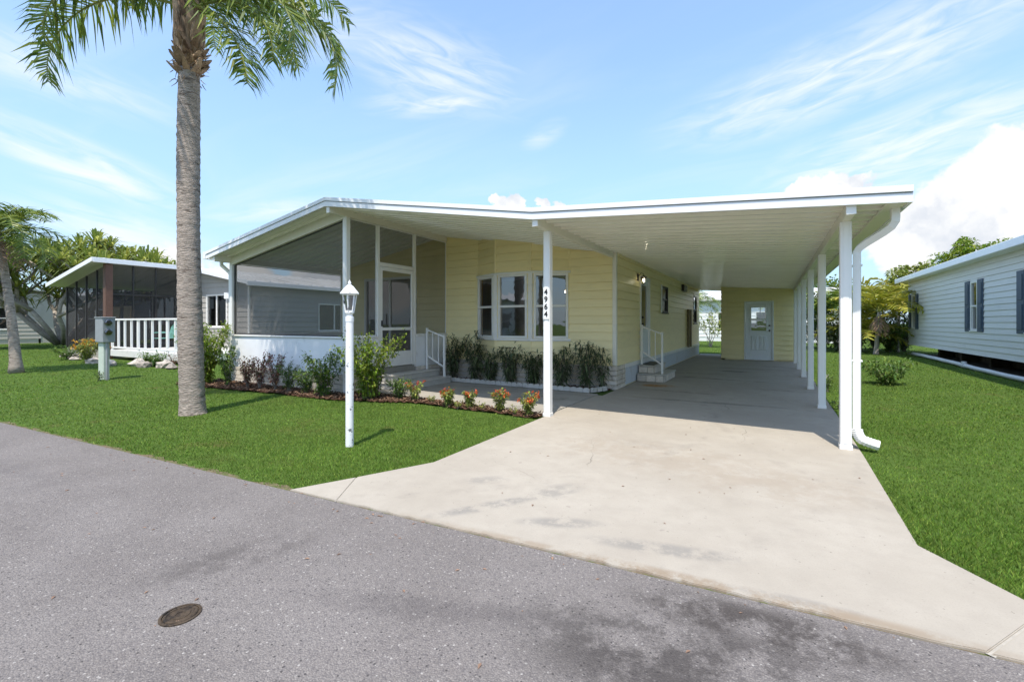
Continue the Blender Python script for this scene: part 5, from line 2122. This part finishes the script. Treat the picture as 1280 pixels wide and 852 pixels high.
# ------------------------------------------------------------------ right-hand neighbour
def right_neighbour():
    t = thing('white_home', 'raised white sided home with navy shutters beside the right lawn', 'house', (8.5, 16, 0))
    xw, xe, y0, y1 = 5.06, 12.0, 6.0, 25.3
    zb, ze = .40, 3.02
    plW = Plane((xw, y1), (xw, y0))
    plB = Plane((xe, y1), (xw, y1))
    plF = Plane((xw, y0), (xe, y0))
    A = lambda y: y1 - y
    wins = [(A(24.75), A(24.15), 1.09, 2.45), (A(18.25), A(17.72), 1.09, 2.50), (A(14.9), A(14.2), 1.09, 2.50), (A(10.4), A(9.6), 1.09, 2.5)]
    top = lambda p: ze
    wall_core(plW, zb, top, wins, 'neighbour_white', t)
    siding(plW, zb, top, wins, 'neighbour_white', t, course=.155)
    for pl in (plB, plF):
        wall_core(pl, zb, top, [], 'neighbour_white', t)
        siding(pl, zb, top, [], 'neighbour_white', t, course=.155)
    m = M()
    m.box(xw + .13, xe - .13, y0 + .13, y1 - .13, zb - .02, zb + .1)
    m.build('floor', 'interior_floor', t)
    m = M()
    m.box(7.2, 7.3, y0 + .14, y1 - .14, zb + .12, 2.9)
    m.build('partition', 'interior', t)
    for o in wins:
        window(plW, t, *o, fw=.05, glass='mirror_glass', sill=True)
        for a0, a1 in ((o[0] - .40, o[0] - .03), (o[1] + .03, o[1] + .42)):
            m = M()
            plW.box(m, a0, a1, .021, .045, o[2] - .03, o[3] + .03, .004)
            s_ = m.build('shutter', 'shutter_navy', t)
            zm = (o[2] + o[3]) / 2
            for f0, f1 in ((o[2] + .06, zm - .05), (zm + .05, o[3] - .06)):
                m = M()
                plW.box(m, a0 + .06, a1 - .06, .046, .058, f0, f1, .008)
                m.build('shutter_panel', 'shutter_navy', s_)
    # roof with deep white fascia
    m = M()
    ridge = (xw + xe) / 2
    for xa, za, xb, zc in ((xw - .35, ze + .16, ridge, ze + .9), (ridge, ze + .9, xe + .35, ze + .16)):
        m.hexa([(xa, y0 - .3, za - .05), (xb, y0 - .3, zc - .05), (xb, y1 + .35, zc - .05), (xa, y1 + .35, za - .05), (xa, y0 - .3, za), (xb, y0 - .3, zc), (xb, y1 + .35, zc), (xa, y1 + .35, za)])
    m.build('roof', 'roof_metal', t)
    m = M()
    m.box(xw - .41, xw - .352, y0 - .3, y1 + .35, ze - .02, ze + .17, .012)
    m.build('gutter', 'fascia_white', t)
    m = M()
    m.box(xw - .35, xw + .10, y0 - .3, y1 + .35, ze + .0, ze + .02)
    m.build('soffit', 'fascia_white', t)
    # blocks under the floor
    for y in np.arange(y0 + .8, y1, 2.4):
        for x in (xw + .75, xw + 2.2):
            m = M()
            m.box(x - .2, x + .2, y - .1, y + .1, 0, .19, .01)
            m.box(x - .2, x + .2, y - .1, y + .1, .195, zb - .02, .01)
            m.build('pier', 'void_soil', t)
    for y in (14.0, 9.0):
        m = M()
        m.box(xw - .0, xw + .05, y - .03, y + .03, 0, zb, .004)
        m.build('corner_stake', 'tan_cloth', t)
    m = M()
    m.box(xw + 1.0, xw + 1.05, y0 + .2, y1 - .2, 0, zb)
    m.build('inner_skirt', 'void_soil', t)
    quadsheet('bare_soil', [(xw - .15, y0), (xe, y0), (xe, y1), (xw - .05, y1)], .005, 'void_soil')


right_neighbour()


def drain_pipe():
    m = M()
    pts = [(4.74, 8), (4.75, 11), (4.80, 14.3), (4.84, 17), (4.90, 20), (4.96, 22.5), (5.02, 25)]
    path = []
    for i in range(len(pts) - 1):
        for k in range(4):
            f = k / 4
            path.append((pts[i][0] + (pts[i + 1][0] - pts[i][0]) * f, pts[i][1] + (pts[i + 1][1] - pts[i][1]) * f, .075 + .012 * math.sin(i * 1.7 + f * 3)))
    m.tube(path, .058, 10)
    t = thing('drain_pipe', 'long white plastic pipe lying in the grass beside the raised home', 'pipe', (4.8, 16, 0))
    m.build('pipe', 'pvc', t, smooth=True)
    m = M()
    m.tube([(4.86, 18.0, .078), (4.87, 18.25, .078)], .075, 12)
    m.tube([(4.862, 18.12, .12), (4.862, 18.12, .19)], [.06, .065], 12)
    m.build('pipe_fitting', 'pvc', t)


drain_pipe()
shrub('weedy_shrub', 'low weedy shrub growing alone in the right lawn', 2.12, 12.5, .52, .62, 16, 1300, 'leaf_green', .085, .035, None, 'shrub', base=.05)
shrub('weed', 'weed with a white bloom at the foot of a carport post', .92, 10.55, .32, .12, 5, 130, 'leaf_green', .07, .02, None, 'plant', flower='petal_white', nfl=2, fsize=.06)
shrub('weed', 'tuft of weeds at the foot of the second carport post', .90, 8.5, .14, .12, 5, 110, 'leaf_green', .06, .014, None, 'plant')

# areca clump and trees behind
arecas = [(3.75, 24.0, 1.75, 'yellow-green feather palm with brown hanging fronds by the raised home', 'palm_yellow', 3), (2.9, 26.6, 1.9, 'green areca palm behind the yellow-green palm', 'palm_leaf', 1),
          (2.1, 27.5, 1.5, 'areca palm seen between the last carport posts', 'palm_leaf', 1), (4.9, 26.6, 1.9, 'bushy yellow areca palm at the far corner of the raised home', 'palm_yellow', 0),
          (1.1, 29.0, 1.6, 'far areca palm beyond the storage room', 'palm_leaf', 0), (3.3, 25.2, .7, 'short areca palm left of the yellow-green palm trunk', 'palm_yellow', 0)]
for x, y, h, lab, mt, dd in arecas:
    small_palm('areca_palm', lab, x, y, h, (.1, .05, 0), 13, 1.9, .62, mat=mt, r0=.075, group='areca palms at the end of the lawn', droop=(60, 110), rise=(18, 82), barkm='pale_bark', dead=0, nleaf=20, lw=.12)
    for k in range(dd):
        pt = [o for o in bpy.data.objects if o.get('label') == lab][0]
        frond(R(200 + 55 * k), .95, R(-62), R(22), 12, .34, .07, (x + .1, y + .05, h - .05), 'palm_dead', pt, hang=.9, rach=.014, name='dead_frond')
for k, (x, y, h, lab) in enumerate(((3.4, 26.4, 1.7, 'dense dark shrub under the areca palms beside the raised home'), (2.3, 28.8, 1.8, 'dark hedge shrub behind the areca palms'), (5.3, 27.4, 2.2, 'dark green shrub at the raised home back corner'), (1.2, 27.8, 1.6, 'leafy shrub framed by the rear carport posts'), (4.4, 28.6, 2.4, 'tall dense shrub between the areca trunks'), (4.6, 26.2, 1.5, 'broad shrub against the end wall of the raised home'), (2.7, 25.6, 1.3, 'broad shrub left of the yellow-green palm trunk'), (0.4, 29.5, 1.6, 'leafy shrub beyond the storage room corner'))):
    shrub('hedge_shrub', lab, x, y, h, .95, 16, 1500, 'leaf_green' if k % 2 else 'leaf_dark', .16, .07, 'shrubs at the end of the lawn', base=.02)
crown_tree('shade_tree', 'bright green leafy tree rising above the roof of the raised home', 13.0, 46, 7.5, 2.1, 3.0, 45, 130, 'leaf_bright', .30, None, .22)
crown_tree('shade_tree', 'lower yellow-green tree between the areca palms and the raised home roof', 8.9, 42, 5.2, 1.8, 2.6, 40, 110, 'leaf_lime', .28, None, .18)
crown_tree('shade_tree', 'round tree beyond the areca palms behind the carport', 3.5, 44, 4.4, 3.0, 3.2, 40, 110, 'leaf_green', .28, None, .18)

# garden seen through the gap behind the carport
small_palm('garden_palm', 'green feather palm seen through the gap beside the storage room', -4.0, 27.5, 2.3, (.1, 0, 0), 15, 2.0, .5, r0=.1, droop=(90, 140), rise=(10, 80), nleaf=28, lw=.05)
shrub('garden_shrub', 'open branched shrub with lime leaves behind the carport gap', -2.9, 27.0, 1.9, .95, 9, 520, 'leaf_lime', .18, .06, None, 'shrub', base=.5, z=0, barkmat='pale_bark')


def far_home(name, label, x0, x1, y0, y1, h, wmat, wins, roofh=.8, face='F', rmat='roof_metal'):
    t = thing(name, label, 'house', ((x0 + x1) / 2, (y0 + y1) / 2, 0))
    pls = dict(F=Plane((x0, y0), (x1, y0)), R=Plane((x1, y0), (x1, y1)), B=Plane((x1, y1), (x0, y1)), L=Plane((x0, y1), (x0, y0)))
    top = lambda p: h
    for k, pl in pls.items():
        op = wins if k == face else []
        wall_core(pl, 0, top, op, wmat, t)
        if k == face or k in 'FR':
            siding(pl, .3, top, op, wmat, t, course=.25)
    for o in wins:
        window(pls[face], t, *o, glass='mirror_glass', name='door' if o[2] < .4 else 'window')
    m = M()
    m.box(x0 + .2, x1 - .2, (y0 + y1) / 2, (y0 + y1) / 2 + .1, 0, h - .1)
    m.build('partition', 'interior', t)
    xm = (x0 + x1) / 2
    ym = (y0 + y1) / 2
    m = M()
    if x1 - x0 > y1 - y0:
        for ya, za, yb, zb in ((y0 - .4, h, ym, h + roofh), (ym, h + roofh, y1 + .4, h)):
            m.hexa([(x0 - .3, ya, za), (x1 + .3, ya, za), (x1 + .3, yb, zb), (x0 - .3, yb, zb), (x0 - .3, ya, za + .1), (x1 + .3, ya, za + .1), (x1 + .3, yb, zb + .1), (x0 - .3, yb, zb + .1)])
    else:
        for xa, za, xb, zb in ((x0 - .4, h, xm, h + roofh), (xm, h + roofh, x1 + .4, h)):
            m.hexa([(xa, y0 - .3, za), (xb, y0 - .3, zb), (xb, y1 + .3, zb), (xa, y1 + .3, za), (xa, y0 - .3, za + .1), (xb, y0 - .3, zb + .1), (xb, y1 + .3, zb + .1), (xa, y1 + .3, za + .1)])
        for yy in (y0, y1):
            m.add([(x0, yy, h), (x1, yy, h), (xm, yy, h + roofh)], [(0, 1, 2)])
    m.build('roof', rmat, t)
    return t


far_home('rear_home', 'white home glimpsed through the gap behind the carport', -12, 4, 36, 42, 2.9, 'far_white', [(8.6, 9.6, .9, 2.1), (11.0, 12.0, .9, 2.1)])
far_home('far_grey_home', 'grey home with white framed windows behind the leaning palm', -60, -42, 13, 22, 3.0, 'far_grey', [(1.0, 2.3, .9, 2.3), (4.2, 5.5, .9, 2.3)], 1.0, 'R')
far_home('far_beige_home', 'beige sided home farther down the street behind the leaning palm', -52, -41.5, 5.2, 11, 3.2, 'far_beige', [(7.6, 8.6, .9, 2.3), (3, 4.4, .9, 2.3)], .9, 'R')
# opposite side of the street (seen in the window glass)
far_home('opposite_home', 'white home across the street mirrored in the bay windows', -24, -10, -19, -11.5, 2.8, 'far_white', [(2, 3.4, .9, 2.1), (6, 7.4, .9, 2.1), (10, 11.2, .1, 2.1)], .9, 'B')
small_palm('opposite_palm', 'feather palm across the street mirrored in the bay windows', -11.2, -9.6, 4.2, (.2, .1, 0), 14, 2.2, .5, r0=.16)
crown_tree('opposite_tree', 'leafy tree across the street mirrored in the window glass', -6.5, -13.5, 6.0, 2.6, 3.4, 26, 90, 'leaf_green', .28)
crown_tree('far_tree', 'round tree far down the street behind the grey homes', -62, 26, 7.5, 4.0, 5.0, 40, 100, 'leaf_green', .4)
crown_tree('far_tree', 'dark tree beyond the beige sided home', -58, 9, 6.0, 3.5, 4.0, 36, 90, 'leaf_dark', .4)
shrub('leafy_bush', 'bright low bush in front of the beige sided home', -34.5, 5.6, 1.0, .6, 9, 300, 'leaf_bright', .2, .09, None, 'shrub', z=0)
cross = slab('side_path', [(-46, 3.6), (-26.5, 3.9), (-26.5, 5.0), (-46, 5.4)], -0.05, 0.02, 'concrete_grey')
cross['kind'] = 'structure'


# ------------------------------------------------------------------ grass
def grass():
    def in_poly(px, py, poly):
        c = np.zeros(len(px), bool)
        j = len(poly) - 1
        for i in range(len(poly)):
            xi, yi = poly[i]
            xj, yj = poly[j]
            if yi != yj:
                hit = ((yi > py) != (yj > py)) & (px < (xj - xi) * (py - yi) / (yj - yi) + xi)
                c ^= hit
            j = i
        return c
    N_ = 800000
    az = rng.uniform(R(-58), R(58), N_)
    lo, hi = 2.0, 55.0
    e = -0.25
    u = rng.random(N_)
    d = (lo ** e + u * (hi ** e - lo ** e)) ** (1 / e)
    bear = -TH + az
    x, y = d * np.sin(bear), d * np.cos(bear)
    edge = 0.015 * np.sin(x * 9.0) + 0.012 * np.sin(x * 23.0) + 0.012 * np.sin(x * 41 + 1) + np.abs(rng.normal(0, .03, N_))
    keep = y > ystreet(x) + .012 + edge
    blocked = [[(-2.765, 2), (.735, 2), (1.07, 2.99), (.735, 3.5), (.79, 5.6), (.81, 8), (.83, 18), (.83, 20.9), (-2.6, 20.9), (-2.6, 8.8), (-2.745, 8), (-2.745, 3.37), (-3.04, 2.73)],
               [(-3.27, 2.2), (-2.7, 2.2), (-3.03, 2.75)], [(.7, 2.2), (1.42, 2.2), (1.08, 3.0)], BED1,
               [(-11.0, 5.8), (-2.6, 5.8), (-2.6, 20.7), (-11.0, 20.7)], [(4.95, 6), (12, 6), (12, 25.3), (4.95, 25.3)], [(-25.0, 7.2), (-14.5, 7.2), (-14.5, 26), (-25, 26)],
               [(-46, 3.6), (-26.5, 3.9), (-26.5, 5.0), (-46, 5.4)]]
    jx, jy = x + rng.normal(0, .03, N_), y + rng.normal(0, .05, N_)
    for p in blocked:
        keep &= ~(in_poly(jx, jy, p) if p is BED1 else in_poly(x, y, p))
    x, y, d = x[keep], y[keep], d[keep]
    n = len(x)
    h = rng.uniform(.011, .028, n) * (1 + .25 * np.sin(x * 1.3) * np.cos(y * 1.7))
    wd = np.maximum(.0028, d * .00055) * rng.uniform(.8, 1.3, n)
    a = rng.uniform(0, 2 * np.pi, n)
    tl = rng.uniform(.2, 1.1, n) * h
    ta = rng.uniform(0, 2 * np.pi, n)
    V = np.zeros((n, 3, 3), np.float32)
    V[:, 0] = np.stack([x - np.cos(a) * wd, y - np.sin(a) * wd, np.zeros(n)], 1)
    V[:, 1] = np.stack([x + np.cos(a) * wd, y + np.sin(a) * wd, np.zeros(n)], 1)
    V[:, 2] = np.stack([x + np.cos(ta) * tl, y + np.sin(ta) * tl, h], 1)
    me = bpy.data.meshes.new('grass')
    me.vertices.add(n * 3)
    me.vertices.foreach_set('co', V.ravel())
    me.loops.add(n * 3)
    me.loops.foreach_set('vertex_index', np.arange(n * 3, dtype=np.int32))
    me.polygons.add(n)
    me.polygons.foreach_set('loop_start', np.arange(0, n * 3, 3, dtype=np.int32))
    me.polygons.foreach_set('loop_total', np.full(n, 3, np.int32))
    me.update()
    me.validate()
    me.materials.append(MATS['grass_blade'])
    o = place('lawn_grass', me, (0, 0, 0))
    tag(o, 'short dense green lawn around the homes', 'grass', kind='stuff')


grass()


# ------------------------------------------------------------------ dry leaf bits on the paving
def litter():
    m = M()
    for k in range(150):
        if k < 60:
            x, y, z = random.uniform(-7, 1.5), random.uniform(.6, 2.2), .008
        elif k < 110:
            x = random.uniform(-8, 1.2)
            y, z = ystreet(x) - abs(random.gauss(0, .10)), .008
        else:
            x, y, z = random.uniform(-2.6, .7), random.uniform(2.7, 7.5), .0185
        l = random.uniform(.006, .018)
        a = random.uniform(0, 6.3)
        d = Vector((math.cos(a), math.sin(a), 0))
        leaf(m, Vector((x, y, z)), d, l * 2, l * .8, droop=0, fold=.3)
    o = m.build('leaf_litter', 'palm_dead')
    tag(o, 'scattered dry leaf bits on the street and driveway', 'leaves', kind='stuff')


litter()
